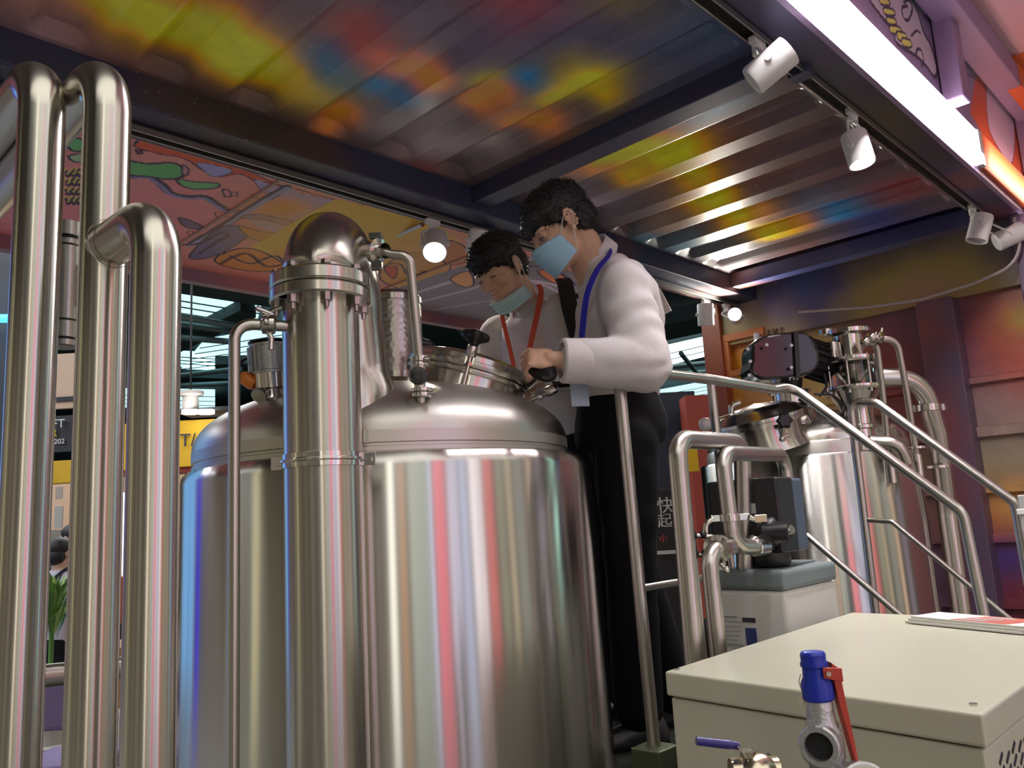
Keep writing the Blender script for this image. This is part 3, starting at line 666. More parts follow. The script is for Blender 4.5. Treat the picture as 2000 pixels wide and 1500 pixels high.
cquad('ceiling_light_panel', [(1270, 686), (1430, 650), (1430, 684), (1270, 722)], 7.6, M['skywhite'], .1, 'white lit ceiling strip behind the front man\'s elbow', 'ceiling light', None, 3)
cquad('ceiling_light_panel', [(1270, 768), (1430, 738), (1430, 766), (1270, 795)], 7.6, M['skylight'], .1, 'pale lit ceiling strip under the sloping handrail', 'ceiling light', None, 4)
cquad('ceiling_light_panel', [(205, 762), (420, 765), (420, 800), (205, 795)], 7.6, M['skylight'], .1, 'low pale ceiling glow above the yellow fascia', 'ceiling light', None, 4)
dk = [([(300, 545), (540, 578), (540, 602), (300, 566)], 'dusty duct above the highest skylight band'), ([(300, 690), (470, 606), (500, 620), (300, 712)], 'dusty duct running diagonally between two skylights'),
      ([(420, 712), (560, 708), (560, 724), (420, 730)], 'thin duct low behind the sight lamp'), ([(1270, 640), (1420, 610), (1420, 640), (1270, 672)], 'dusty duct behind the front man\'s shoulder'), ([(300, 735), (460, 740), (460, 755), (300, 748)], 'pale duct just above the pendant lamp')]
for pts, lab in dk: cquad('ceiling_duct', pts, 7.3, M['duct'], .5, lab, 'duct', 'ducts under the hall roof')
for k, (a, b) in enumerate([((300, 525), (560, 500)), ((300, 610), (480, 640)), ((300, 626), (460, 648)), ((300, 740), (470, 720)), ((300, 668), (350, 655)), ((1270, 720), (1420, 705)), ((1330, 690), (1370, 740)), ((1270, 735), (1420, 722)), ((700, 620), (900, 600)), ((860, 600), (905, 650)), ((300, 655), (460, 668)), ((300, 755), (540, 745))]):
    tag(MB().cyl(PZ(*a, 7.0), PZ(*b, 7.0), .09, 8).build('roof_bar', M['truss']), ['topmost thin bar under the hall roof, just below the awning edge', 'thin roof bar sloping between the two highest ducts', 'thin roof bar just under the highest skylight band', 'thin roof bar rising beside the thin bent pipe', 'short roof bar beside the third tall pipe', 'roof bar crossing behind the front man\'s elbow', 'short steep roof bar between the white strip and the end wall', 'roof bar running under the white strip behind the front man', 'roof bar behind the condenser cylinder', 'roof bar slanting down towards the wing knob', 'thin roof bar across the middle skylight', 'lowest thin roof bar, above the pendant lamp'][k], 'roof bar', 'steel bars under the hall roof')
# left background stands
def slab(name, x0, y0, x1, y1, D, m, label=None, cat=None, th=.15, parent=None, floor=False, bevel=.004):
    a = P(x0, (y0 + y1) / 2, D); b = P(x1, (y0 + y1) / 2, D); zt = P((x0+x1)/2, y0, D).z; zb = 0.01 if floor else P((x0+x1)/2, y1, D).z
    r = Vector((b.x - a.x, b.y - a.y, 0)); L = r.length; r.normalize(); n = Vector((-r.y, r.x, 0)); n = n if n.dot(VF) > 0 else -n
    p = [Vector((a.x, a.y, zb)), Vector((b.x, b.y, zb)), Vector((b.x, b.y, zt)), Vector((a.x, a.y, zt))]
    mb = MB().prism(p, n * th)
    if parent: return mb.build(name, m, parent, bevel)
    t = thing(name, (a + b) / 2 * 1, label, cat); t.location.z = zb; OFF[t.name] = tuple(t.location)
    mb.build('panel', m, t, bevel); return t
t = slab('booth_wall', -60, 912, 430, 1400, 11, M['creamwall'], 'cream exhibition booth wall behind the tall bent pipes', 'booth wall', .2, None, True)
slab('poster', 108, 950, 122, 975, 10.9, M['papergrey'], 'small grey poster high on the cream booth wall', 'poster', .02)
slab('poster', 106, 988, 122, 1032, 10.9, M['label'], 'tall grey poster on the cream booth wall above the visitors', 'poster', .02)
slab('booth_counter', -20, 1035, 200, 1300, 9.5, M['whitewall'], 'pale booth counter behind the two visitors', 'counter', .4, None, True)
yf = slab('booth_fascia', 222, 822, 430, 914, 9, M['yellow'], 'bright yellow booth fascia left of the big tank', 'fascia', .3)
bo = slab('x', 222, 914, 430, 924, 9, M['redwall'], parent=yf, th=.3); bo.name = 'lower_trim'
def posts(t, xs, y, D):
    for x in xs: q = P(x, y, D); MB().cyl((q.x, q.y, 0), q, .02, 10).build('support_post', M['truss'], t)
posts(yf, (300, 425), 915, 9.1)
n_ = P(351, 872, 8.97); text('fascia_letters', 'T/', .20, n_, HR, UP, M['ink'], yf, .01)
yf = slab('booth_fascia', 40, 900, 170, 944, 8, M['yellow'], 'narrow yellow booth sign under the dark banner', 'fascia', .2)
text('sign_number', '9', .10, P(88, 930, 7.96), HR, UP, M['ink'], yf, .01)
posts(yf, (50, 165), 925, 8.1)
bn = slab('hanging_banner', 60, 812, 150, 884, 7, M['bannerdark'], 'dark banner with white and yellow words seen between the two tallest pipes', 'banner', .03)
posts(bn, (63, 148), 850, 7.03)
slab('cream_header', 40, 690, 160, 800, 7.1, M['creamwall'], parent=bn, th=.05, bevel=0); slab('dark_rail', 40, 776, 160, 784, 7.05, M['bannerdark'], parent=bn, th=.05, bevel=0)
text('banner_letters', 'FT', .105, P(101, 836, 6.97), HR, UP, M['letter'], bn, .008)
text('banner_letter', 'R', .09, P(99, 853, 6.97), HR, UP, M['lettery'], bn, .008)
text('banner_letters', 'A 202', .062, P(92, 868, 6.97), HR, UP, M['letter'], bn, .008)
tl = thing('tube_light', P(240, 1125, 8.5), 'upright white light tube seen beyond the third tall pipe', 'light'); MB().cyl(P(240, 1125, 8.5), P(241, 975, 8.5), .022, 10).build('lit_tube', M['whitebar'], tl)
tl = thing('wall_lamp', P(232, 975, 8.6), 'bright round lamp above the upright light tube', 'light'); MB().ball(P(232, 972, 8.6), .07).build('globe', M['ledwhite'], tl)
tb = thing('waste_bin', P(228, 1215, 6), 'orange-red plastic bin seen between the second and third tall pipes', 'bin')
c = P(228, 1215, 6); c2 = Vector((c.x, c.y, P(228, 1135, 6).z)); MB().lathe([(.12, 0), (.16, (c2 - c).length)], c, seg=24).build('body', M['binred'], tb); MB().lathe([(.17, 0), (.17, .03)], c2, seg=24).build('rim', M['binred'], tb)
t = thing('black_stool', P(226, 1262, 6), 'black stool under the orange-red bin', 'stool'); c = P(226, 1262, 6); MB().box2(c + Vector((-.2, -.2, 0)), c + Vector((.2, .2, .17))).build('seat', M['black'], t, .02)
MB().box2((c.x - .16, c.y - .16, 0), (c.x + .16, c.y + .16, c.z)).build('pedestal', M['black'], t)
slab('wooden_counter', 150, 1268, 262, 1395, 4.6, M['wood'], 'warm wooden counter front seen beyond the third tall pipe', 'counter', .4)
slab('white_plinth', 120, 1398, 300, 1700, 4.4, M['whitewall'], 'white plinth under the wooden counter', 'plinth', .5, None, True)
slab('dark_partition', -150, 470, 30, 1040, 9, M['navywall'], 'dark booth wall at the far left edge', 'booth wall', .2)
tl = thing('light_bar', P(-20, 622, 8.8), 'cyan light bar on the dark wall at the far left edge', 'light'); MB().cyl(P(-120, 622, 8.8), P(22, 622, 8.8), .045, 10).build('lit_tube', M['cyanbar'], tl)
tl = thing('light_bar', P(-20, 470, 8.8), 'white light bar near the top of the dark left wall', 'light'); MB().cyl(P(-120, 466, 8.8), P(22, 471, 8.8), .025, 10).build('lit_tube', M['whitebar'], tl)
# pendant lamp and downlights
c = P(372, 803, 9); t = thing('pendant_lamp', c, 'white cylindrical pendant lamp above the yellow fascia', 'lamp')
MB().lathe([(.13, 0), (.09, .02), (.085, .17), (.14, .18), (.14, .22)], c, seg=24).build('shade', M['whitewall'], t)
MB().cyl(c + Vector((0, 0, .2)), c + Vector((0, 0, 6.0)), .012, 8).build('cord', M['black'], t)
slab('canopy_edge', 340, 796, 445, 803, 8.9, M['black'], 'dark canopy edge under the pendant lamp', 'canopy', .5)
for x, lab in ((372, 'left'), (402, 'right')):
    c = P(x, 808, 8.8); t = thing('downlight', c, lab + ' one of two round downlights under the dark canopy edge', 'light'); MB().lathe([(.09, 0), (.09, .04)], c, seg=20).build('lens', M['ledwhite'], t)
# stands to the right of the front man
slab('booth_wall', 1240, 762, 1372, 1100, 9, M['navywall'], 'dark navy booth wall between the front man and the end wall', 'booth wall', .3, None, True)
t = slab('booth_wall', 1352, 764, 1500, 1100, 8.5, M['redwall'], 'red booth panel beside the orange end of the container', 'booth wall', .3, None, True)
yf = slab('yellow_sign', 1318, 872, 1364, 922, 7, M['yellow'], 'small yellow sign seen inside the loop of the bent pipe', 'sign', .05)
posts(yf, (1322,), 900, 7.04); text('sign_marks', 'a', .05, P(1340, 905, 6.96), HR, UP, M['ink'], yf, .006)
slab('grey_partition', 1262, 960, 1302, 1300, 6.5, M['label'], 'plain grey partition right of the front man\'s trousers', 'partition', .1, None, True)
bn = slab('pull_up_banner', 1282, 955, 1330, 1260, 6, M['bannerdark'], 'dark banner with white characters behind the left bent pipe', 'banner', .03)
posts(bn, (1300,), 1100, 6.04); text('banner_characters', '\u5feb', .125, P(1284, 1000, 5.97), HR, UP, M['letter'], bn, .008)
text('banner_characters', '\u8d77', .11, P(1285, 1028, 5.97), HR, UP, M['letter'], bn, .008)
text('banner_characters', '\u5c0f', .06, P(1288, 1058, 5.97), HR, UP, M['letterr'], bn, .008)
slab('banner_stripe', 1282, 1075, 1330, 1082, 5.98, M['letter'], parent=bn, th=.01, bevel=0)
slab('banner_picture', 1284, 1140, 1330, 1190, 5.98, M['wood'], parent=bn, th=.01, bevel=0); slab('banner_picture', 1284, 1190, 1330, 1240, 5.98, M['violet'], parent=bn, th=.01, bevel=0)
# potted plant and violet seat at the lower left
c = P(100, 1262, 4.0); t = thing('leafy_plant', c, 'green leafy plant between the two tallest pipes', 'plant')
mbL = [MB(), MB()]
for k in range(70):
    a = k * 2.4; h = .05 + .36 * (k % 14) / 14; L = .10 + .07 * ((k * 7) % 5) / 5; b0 = c + Vector((.02 * math.cos(a), .02 * math.sin(a), h * .6)); tip = b0 + Vector((math.cos(a) * L * .6, math.sin(a) * L * .6, L * .8 + .04)); mid = (b0 + tip) / 2 + Vector((0, 0, .03)); sd = Vector((-math.sin(a), math.cos(a), 0)) * .014
    mbL[k % 2].add([b0, mid - sd, tip, mid + sd, mid + Vector((0, 0, .006))], [(0, 1, 4), (1, 2, 4), (2, 3, 4), (3, 0, 4)])
mbL[0].build('foliage', M['leaf'], t); mbL[1].build('young_foliage', M['leafl'], t); MB().cyl(c - Vector((0, 0, .12)), c + Vector((0, 0, .3)), .012, 8).build('stem', M['leaf'], t)
MB().lathe([(.09, -.45), (.12, -.12), (.11, -.12)], c, seg=24).build('pot', M['whitewall'], t)
MB().box2((c.x - .15, c.y - .15, 0), (c.x + .15, c.y + .15, c.z - .45)).build('plant_stand', M['whitewall'], t)
a = P(92, 1375, 3.2); t = thing('violet_chair', (a.x, a.y, 0), 'violet upholstered seat below the plant at lower left', 'chair')
MB().box(a, (.34, .06, .2), Matrix.Rotation(-.77, 3, 'Z')).build('backrest', M['violet'], t, .02); s_ = a + Vector((.15, .15, -.28)); MB().box(s_, (.36, .36, .07), Matrix.Rotation(-.77, 3, 'Z')).build('seat', M['violet'], t, .02)
for sx, sy in ((-1, 0), (1, 0), (0, 1), (0, -1)): q = s_ + Vector((sx * .2, sy * .2, 0)); MB().cyl((q.x, q.y, 0), (q.x, q.y, q.z), .012, 8).build('leg', M['black'], t)
# ------------------------------------------------------------------ stands of the hall behind the viewer (mirrored in the steel)
def stand(az0, az1, rad, z0, z1, m, label=None, cat='booth panel'):
    C = Vector((1.457, 1.907, 0)); a0 = math.radians(az0); a1 = math.radians(az1)
    p = [C + Vector((math.cos(a), math.sin(a), 0)) * rad for a in (a0, a1)]; o = [C + Vector((math.cos(a), math.sin(a), 0)) * (rad + .12) for a in (a0, a1)]
    mb = MB().prism([(p[0].x, p[0].y, z0), (p[1].x, p[1].y, z0), (o[1].x, o[1].y, z0), (o[0].x, o[0].y, z0)], (0, 0, z1 - z0))
    t = thing('exhibition_panel', p[0], label or 'lit exhibition panel in the hall behind the viewer', cat, 'exhibition panels behind the viewer'); mb.build('panel', m, t); return t
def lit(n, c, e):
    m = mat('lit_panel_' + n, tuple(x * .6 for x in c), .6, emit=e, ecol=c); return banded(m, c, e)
def banded(m, c, e):      # glow varied in upright bands, added to streak the steel's reflections
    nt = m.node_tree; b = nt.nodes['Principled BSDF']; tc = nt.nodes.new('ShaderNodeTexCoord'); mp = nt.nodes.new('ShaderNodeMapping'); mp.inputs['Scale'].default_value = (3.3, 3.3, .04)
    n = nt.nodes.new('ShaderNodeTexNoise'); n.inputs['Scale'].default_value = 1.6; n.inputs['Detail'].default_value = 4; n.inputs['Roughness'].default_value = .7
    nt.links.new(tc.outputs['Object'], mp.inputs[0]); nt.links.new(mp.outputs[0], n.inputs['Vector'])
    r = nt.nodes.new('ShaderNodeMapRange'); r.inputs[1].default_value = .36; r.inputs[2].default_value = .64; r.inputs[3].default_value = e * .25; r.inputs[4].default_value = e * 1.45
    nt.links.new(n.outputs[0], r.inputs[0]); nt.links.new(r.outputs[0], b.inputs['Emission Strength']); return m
for k in range(30):  # unseen ring of faintly glowing dark walls, added for dark streaks in the steel
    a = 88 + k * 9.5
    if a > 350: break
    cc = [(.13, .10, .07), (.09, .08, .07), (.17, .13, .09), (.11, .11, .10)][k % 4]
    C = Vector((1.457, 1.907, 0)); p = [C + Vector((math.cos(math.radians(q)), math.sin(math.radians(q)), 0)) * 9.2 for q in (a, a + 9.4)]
    o = MB().prism([(p[0].x, p[0].y, 0), (p[1].x, p[1].y, 0), (p[1].x * 1.02, p[1].y * 1.02, 0), (p[0].x * 1.02, p[0].y * 1.02, 0)], (0, 0, 3.9)).build('wall_added_ring', banded(mat('partition_%d' % k, cc, .7, emit=.3, ecol=cc), cc, .5)); tag(o, kind='structure')

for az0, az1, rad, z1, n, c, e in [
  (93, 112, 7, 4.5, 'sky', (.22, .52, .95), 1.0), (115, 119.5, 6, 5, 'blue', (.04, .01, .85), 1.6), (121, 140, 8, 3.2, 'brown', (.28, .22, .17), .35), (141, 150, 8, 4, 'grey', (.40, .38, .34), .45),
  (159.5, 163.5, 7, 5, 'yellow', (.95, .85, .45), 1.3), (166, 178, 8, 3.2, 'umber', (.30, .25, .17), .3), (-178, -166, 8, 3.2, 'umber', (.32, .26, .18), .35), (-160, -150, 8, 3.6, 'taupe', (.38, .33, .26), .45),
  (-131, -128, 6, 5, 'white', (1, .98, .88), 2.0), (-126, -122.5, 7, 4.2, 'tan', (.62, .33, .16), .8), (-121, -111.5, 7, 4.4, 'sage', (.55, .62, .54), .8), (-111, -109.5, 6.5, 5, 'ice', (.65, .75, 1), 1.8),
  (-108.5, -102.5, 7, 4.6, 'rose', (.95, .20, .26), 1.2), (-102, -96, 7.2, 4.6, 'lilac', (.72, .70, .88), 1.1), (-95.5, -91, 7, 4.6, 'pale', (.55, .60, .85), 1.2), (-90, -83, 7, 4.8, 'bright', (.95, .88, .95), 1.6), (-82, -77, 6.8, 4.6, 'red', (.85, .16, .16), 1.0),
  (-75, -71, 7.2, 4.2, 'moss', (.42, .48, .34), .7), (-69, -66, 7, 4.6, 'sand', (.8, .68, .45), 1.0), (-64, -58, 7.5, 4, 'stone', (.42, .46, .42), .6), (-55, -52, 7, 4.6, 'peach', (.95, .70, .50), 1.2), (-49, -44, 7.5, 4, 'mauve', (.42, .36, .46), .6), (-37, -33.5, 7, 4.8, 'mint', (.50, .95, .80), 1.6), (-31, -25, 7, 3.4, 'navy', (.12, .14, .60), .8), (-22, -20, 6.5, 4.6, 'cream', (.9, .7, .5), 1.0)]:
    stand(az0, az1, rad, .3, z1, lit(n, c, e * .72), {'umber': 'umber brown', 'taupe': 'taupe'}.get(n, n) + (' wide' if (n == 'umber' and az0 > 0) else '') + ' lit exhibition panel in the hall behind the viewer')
# ================================================================== THE BIG TANK
TC = Vector((1.457, 1.907, 0)); TR = .58; TZ = 1.672
tank = thing('brewing_tank', (TC.x, TC.y, .2), 'big brushed steel brewing tank with a domed top, the two men leaning over it', 'tank')
mb = MB(); mb.lathe([(.05, .42), (TR - .06, .50), (TR, .56), (TR, TZ - .035), (TR - .004, TZ - .018), (TR - .014, TZ - .005), (TR - .03, TZ), (TR - .055, TZ), (TR - .06, TZ - .03)], TC, seg=160, caps=False)
shell = mb.build('shell', M['tank'], tank)
DC = TC - HR * .022; DR = .530
mb = MB(); mb.lathe([(DR, TZ - .03), (DR, TZ + .012), (DR - .006, TZ + .014), (DR - .006, TZ + .020), (DR + .001, TZ + .022), (DR + .001, TZ + .050)], DC, seg=128, caps=False)
mb.build('dome_band', M['dome'], tank)
pr = []; DH = .178; Z0 = TZ + .05
for k in range(26):
    f = k / 25 * math.pi / 2; pr.append((max(DR * math.cos(f)**.86, .0005), Z0 + DH * math.sin(f)**.95))
def dome_z(r): 
    for a, b in zip(pr[:-1], pr[1:]):
        if b[0] <= r <= a[0]: return b[1] + (a[1]-b[1]) * (r-b[0]) / max(a[0]-b[0], 1e-9)
    return Z0
dm = MB().lathe(pr, DC, seg=128, caps=False).build('dome', M['dome'], tank)
# the dome's radial grinding is measured from its own axis
dm.location = (0, 0, 0)
for v in dm.data.vertices: v.co += Vector((TC.x - DC.x, TC.y - DC.y, 0))
dm.location = (DC.x - TC.x, DC.y - TC.y, 0)
for k in range(4):
    a = math.radians(40 + 90 * k); MB().cyl((TC.x + .42 * math.cos(a), TC.y + .42 * math.sin(a), .2), (TC.x + .42 * math.cos(a), TC.y + .42 * math.sin(a), .52), .035).build('leg', M['rail'], tank)
# --- vapour pipe in front
colp = P(632, 900, 1.75); cx, cy = .949, 1.483; CB = Vector((cx, cy, 0)); cr = .0815
dirc = (P(683, 650, 2.02) - Vector((cx, cy, 0))); back = Vector((dirc.x, dirc.y, 0)); bl = back.length; bd = back.normalized()
vp = MB(); vp.tube([(cx, cy, .3), (cx, cy, 2.03)], cr, seg=48)
vap = vp.build('vapour_pipe', M['pipe'], tank)
mb = MB(); rt = bl / 2; ztop = 2.235 - cr; zb = ztop - rt
path = [(cx, cy, 2.06), (cx, cy, zb)] + [tuple(CB + bd * (rt - rt * math.cos(math.pi * k / 20)) + UP * (zb + rt * math.sin(math.pi * k / 20))) for k in range(1, 20)] + [tuple(CB + bd * bl + UP * zb)]
mb.tube(path, cr, seg=48); mb.build('return_bend', steel('bend_steel', (.58, .55, .49), .27, .5, tuple(bd)), vap)
bp = CB + bd * bl; rb = (bp - DC).length; rb = Vector((bp.x - DC.x, bp.y - DC.y)).length; zd = dome_z(min(rb, DR - .01))
mb = MB(); mb.lathe([(cr, zb + .02), (cr + .001, zb - .02), (cr + .010, zd + .05), (cr + .014, zd + .025), (cr + .03, zd - .01), (cr + .034, zd - .08)], bp, seg=48, caps=False); mb.build('riser', M['pipe'], vap)
fz = 2.015
for a, b, n in ((fz - .028, fz - .001, 'lower_flange'), (fz + .001, fz + .032, 'upper_flange')):
    MB().lathe([(cr, a), (.104, a), (.108, a + .004), (.108, b - .004), (.104, b), (cr, b)], (cx, cy, 0), seg=64, caps=False).build(n, M['pipe'], vap)
for k in range(8):
    a = math.radians(20 + 45 * k); q = Vector((cx + .093 * math.cos(a), cy + .093 * math.sin(a), 0))
    mb = MB(); mb.lathe([(.005, fz - .058), (.006, fz - .045), (.0125, fz - .045), (.0125, fz - .028), (.006, fz - .027), (.006, fz + .033), (.011, fz + .034), (.011, fz + .043)], q, seg=8, smooth=False)
    mb.build('flange_bolt', M['dark_steel'], vap)
zc = P(632, 898, 1.68).z
mb = MB(); mb.lathe([(cr + .001, zc - .014), (cr + .004, zc - .014), (cr + .004, zc - .004), (cr + .009, zc - .002), (cr + .009, zc + .002), (cr + .004, zc + .004), (cr + .004, zc + .014), (cr + .001, zc + .014)], (cx, cy, 0), seg=48, caps=False)
tang = HR
for s in (-1, 1): mb.box(CB + tang * s * .093 + UP * zc, (.035, .006, .028), Matrix.Rotation(math.atan2(HR.y, HR.x), 3, 'Z')); mb.cyl(CB + tang * s * .098 + UP * zc - HF * .01, CB + tang * s * .098 + UP * zc + HF * .01, .006, 10)
mb.box(CB - HF * (cr + .005) + UP * zc, (.028, .004, .030), Matrix.Rotation(math.atan2(HR.y, HR.x), 3, 'Z'))
mb.build('pipe_clamp', M['fit'], vap, .001)
# --- thin pipe on the left (spray line)
a0 = P(575, 634, 1.70); b0 = P(470, 632, 1.68); c0 = P(453, 700, 1.68)
sp = MB().tube([CB - HR * .05 + UP * a0.z, (CB - HR * (.05) + UP * a0.z) * .3 + a0 * .7, b0 + (b0 - a0).normalized() * .012, Vector((c0.x, c0.y, .3))], .0118, .035, 20, 10).build('spray_pipe', M['pipe'], tank)
cc = a0.lerp(b0, .48); ax = (b0 - a0).normalized()
mb = MB(); mb.lathe([(.012, -.016), (.021, -.012), (.021, -.003), (.018, 0), (.021, .003), (.021, .012), (.012, .016)], cc, ax, 24, caps=False)
mb.cyl(cc + UP * .02 - ax * .01, cc + UP * .03 + ax * .02 - HF * .015, .006, 10); mb.cyl(cc + UP * .026, cc + UP * .03 + HR * .035 - HF * .02, .004, 8); mb.ball(cc - HF * .022, .008)
mb.tube([cc - UP * .018, cc - UP * .03 + HR * .005, cc - UP * .055 + HR * .004], .006, .01, 8); mb.build('wing_clamp', M['fit'], sp)
# --- return line on the right with its valve
z1 = 2.12
e0 = P(705, 490, 1.93); e1 = P(735, 490, 1.90); e2 = P(765, 497, 1.90); e3 = P(800, 500, 1.90); e4 = P(820, 715, 1.92); e5 = P(824, 866, 1.93)
cl = MB().tube([e1, e2, e3, e4], .0115, .035, 16, 10).build('cleaning_pipe', M['pipe'], tank)
mb = MB(); ax = (e1 - e0).normalized(); mb.lathe([(.018, -.03), (.018, -.010), (.030, -.008), (.030, .008), (.018, .010), (.018, .03)], e1, ax, 24, caps=False); mb.box(e1 + UP * .034, (.03, .03, .012), Matrix.Rotation(.8, 3, 'Z')); mb.box(e1 - UP * .036, (.02, .026, .02), Matrix.Rotation(.8, 3, 'Z')); mb.build('union_clamp', M['fit'], cl, .001)
MB().tube([e0 - ax * .03, e1], .017, seg=20).build('stub', M['pipe'], cl)
mb = MB(); mb.cyl(P(820, 700, 1.92), P(820, 760, 1.92), .014, 16); mb.lathe([(.022, -.006), (.022, .006)], P(820, 702, 1.92), UP, 20); mb.lathe([(.022, -.004), (.022, .004)], P(820, 712, 1.92), UP, 20); mb.cyl(P(802, 704, 1.92), P(838, 704, 1.90), .004, 8); mb.cyl(P(830, 702, 1.90), P(838, 702, 1.90), .007, 10); mb.build('valve_body', M['fit'], cl)
mb = MB(); kc = P(817, 734, 1.895); mb.lathe([(.010, -.012), (.020, -.010), (.023, 0), (.020, .010), (.010, .012)], kc, HF * -1 + HR * .2, 10, smooth=False); mb.build('valve_knob', M['black'], cl, .002)
mb = MB(); mb.lathe([(.016, -.013), (.026, -.010), (.026, -.002), (.021, 0), (.026, .002), (.026, .010), (.016, .013)], P(824, 767, 1.93), UP, 24, caps=False); mb.cyl(P(838, 767, 1.92), P(850, 762, 1.90), .006, 8); mb.build('tri_clamp', M['fit'], cl)
MB().tube([P(822, 760, 1.93), e5], .0115, seg=16).build('lower_run', M['pipe'], cl)
# --- sight lamp on the dome, left
b = P(535, 800, 2.08); t_ = P(524, 668, 2.10); ax = (t_ - b).normalized(); L = (t_ - b).length
lamp = MB().lathe([(.055, -.02), (.048, .0), (.036, .02), (.034, L * .28), (.046, L * .30), (.046, L * .55)], b, ax, 32, caps=False).build('sight_lamp', M['fit'], tank)
mb = MB(); mb.lathe([(.001, 0), (.050, 0), (.050, .006), (.046, .008), (.046, L * .40), (.048, L * .41), (.048, L * .44), (.030, L * .46), (.001, L * .46)], b + ax * L * .52, ax, 32, caps=False)
for k in range(22):
    a = 2 * math.pi * k / 22; q = ax.to_track_quat('Z', 'Y'); o = b + ax * L * .74 + q @ Vector((math.cos(a) * .049, math.sin(a) * .049, 0))
    R = q.to_matrix() @ Matrix.Rotation(a, 3, 'Z'); mb.box(o, (.012, .004, L * .36), R)
mb.build('finned_head', M['castmetal'], lamp)
MB().lathe([(.051, 0), (.051, .004), (.001, .004)], b + ax * L * .985, ax, 32).build('top_seal', M['black'], lamp)
q = P(497, 752, 2.07); q2 = P(470, 732, 2.07); MB().lathe([(.016, 0), (.018, .008), (.018, .03), (.013, .042)], q, q2 - q, 12, smooth=False).build('cable_gland', M['orange'], lamp)
MB().tube([q2.lerp(q, .3), P(466, 726, 2.07), P(470, 706, 2.08), P(490, 696, 2.12), P(520, 690, 2.16)], .004, .03, 8).build('lamp_cable', M['black'], lamp)
mb = MB(); q = P(515, 762, 2.05); mb.lathe([(.010, 0), (.012, .02), (.02, .022), (.02, .03)], q, P(495, 785, 2.0) - q, 16); mb.build('lamp_outlet', M['fit'], lamp)
# --- manhole
mr = .335; mcen2 = DC + HR * .235 + HF * .02
rr = Vector((mcen2.x - DC.x, mcen2.y - DC.y)).length; zm = dome_z(rr)
nx = (HR * .235 + HF * .02).normalized(); axm = (UP * 1.0 + nx * .30 - HF * .02).normalized(); mo = Vector((mcen2.x, mcen2.y, zm))
MRAD = .172
man = MB().lathe([(MRAD + .012, -.075), (MRAD + .001, -.05), (MRAD, .028), (MRAD + .010, .030), (MRAD + .012, .034), (MRAD + .012, .042), (MRAD - .01, .044)], mo, axm, 72, caps=False).build('manhole_neck', M['pipe'], tank)
lid = MB().lathe([(MRAD + .014, .046), (MRAD + .016, .050), (MRAD + .016, .062), (MRAD + .008, .066), (MRAD + .001, .067), (MRAD + .001, .082), (MRAD - .006, .090), (.12, .102), (.06, .109), (.0005, .111)], mo, axm, 72, caps=False).build('manhole_lid', M['pipe'], tank)
qm = axm.to_track_quat('Z', 'Y')
def mpos(deg, r, h):    # angle 0 = towards image right, -90 = towards the viewer, on the lid
    e1_ = (HR - axm * HR.dot(axm)).normalized(); e2_ = axm.cross(e1_)
    return mo + e1_ * (r * math.cos(math.radians(deg))) + e2_ * (r * math.sin(math.radians(deg))) + axm * h
def clampset(deg, name, knobmat, up=1.0, tilt=0, kd=.036):
    e = mpos(deg, MRAD + .022, .0); out = (mpos(deg, 1, 0) - mpos(deg, 0, 0)).normalized(); axx = (axm + out * tilt).normalized()
    side = axx.cross(out).normalized()
    mb = MB()
    for s in (-1, 1): mb.box(e + side * s * .012 - axx * .005, (.006, .02, .05), Matrix((side, out, axx)).transposed()); mb.box(e + side * s * .010 + axx * .062 - out * .01, (.006, .034, .026), Matrix((side, out, axx)).transposed())
    mb.cyl(e - side * .02 - axx * .012, e + side * .02 - axx * .012, .006, 12); mb.cyl(e - axx * .015, e + axx * .10 * up, .0065, 12)
    mb.lathe([(.013, .070), (.015, .073), (.015, .100), (.011, .104)], e, axx, 20); mb.lathe([(.012, .045), (.012, .056)], e, axx, 6, smooth=False)
    c = mb.build('swing_clamp', M['fit'], man if name is None else man, .0008)
    mb = MB(); ring = []
    for j, (h, s) in enumerate([(.106, .35), (.114, .5), (.124, .95), (.136, 1.0), (.143, .85)]):
        ring.append([e + axx * h + (side * math.cos(2*math.pi*k/36) + out * math.sin(2*math.pi*k/36)) * kd * s * (1 + (.14 if j > 1 else 0) * math.cos(4 * 2*math.pi*k/36)) for k in range(36)])
    mb.loft(ring); o = mb.build('wing_knob', knobmat, man)
    MB().lathe([(.0001, .1435), (.022, .1435), (.021, .147), (.0001, .148)], e, axx, 24, caps=False).build('knob_cap', M['castmetal'], man)
    return e
clampset(-86, None, M['black'])
clampset(-16, None, M['black'], tilt=1.3, kd=.031, up=1.0)
clampset(150, None, M['black'])
HND = P(1062, 728, 2.20)
lidE = mpos(8, MRAD + .01, .058)
mb = MB(); mb.cyl(lidE, lidE.lerp(HND, .9), .009, 14); mb.build('handle_stub', M['fit'], lid)
HDIR = (P(1083, 733, 2.18) - P(1040, 727, 2.22)).normalized()
MB().lathe([(.010, -.062), (.014, -.054), (.018, -.030), (.023, -.004), (.025, .014), (.020, .030), (.008, .038), (.0005, .039)], HND, HDIR, 24, caps=False).build('handle_grip', M['black'], lid)
# lugs and label on the shell
MB().box(DC - HF * (DR + .004) + HR * .04 + UP * (TZ + .035), (.012, .008, .03)).build('lug', M['fit'], tank, .001)
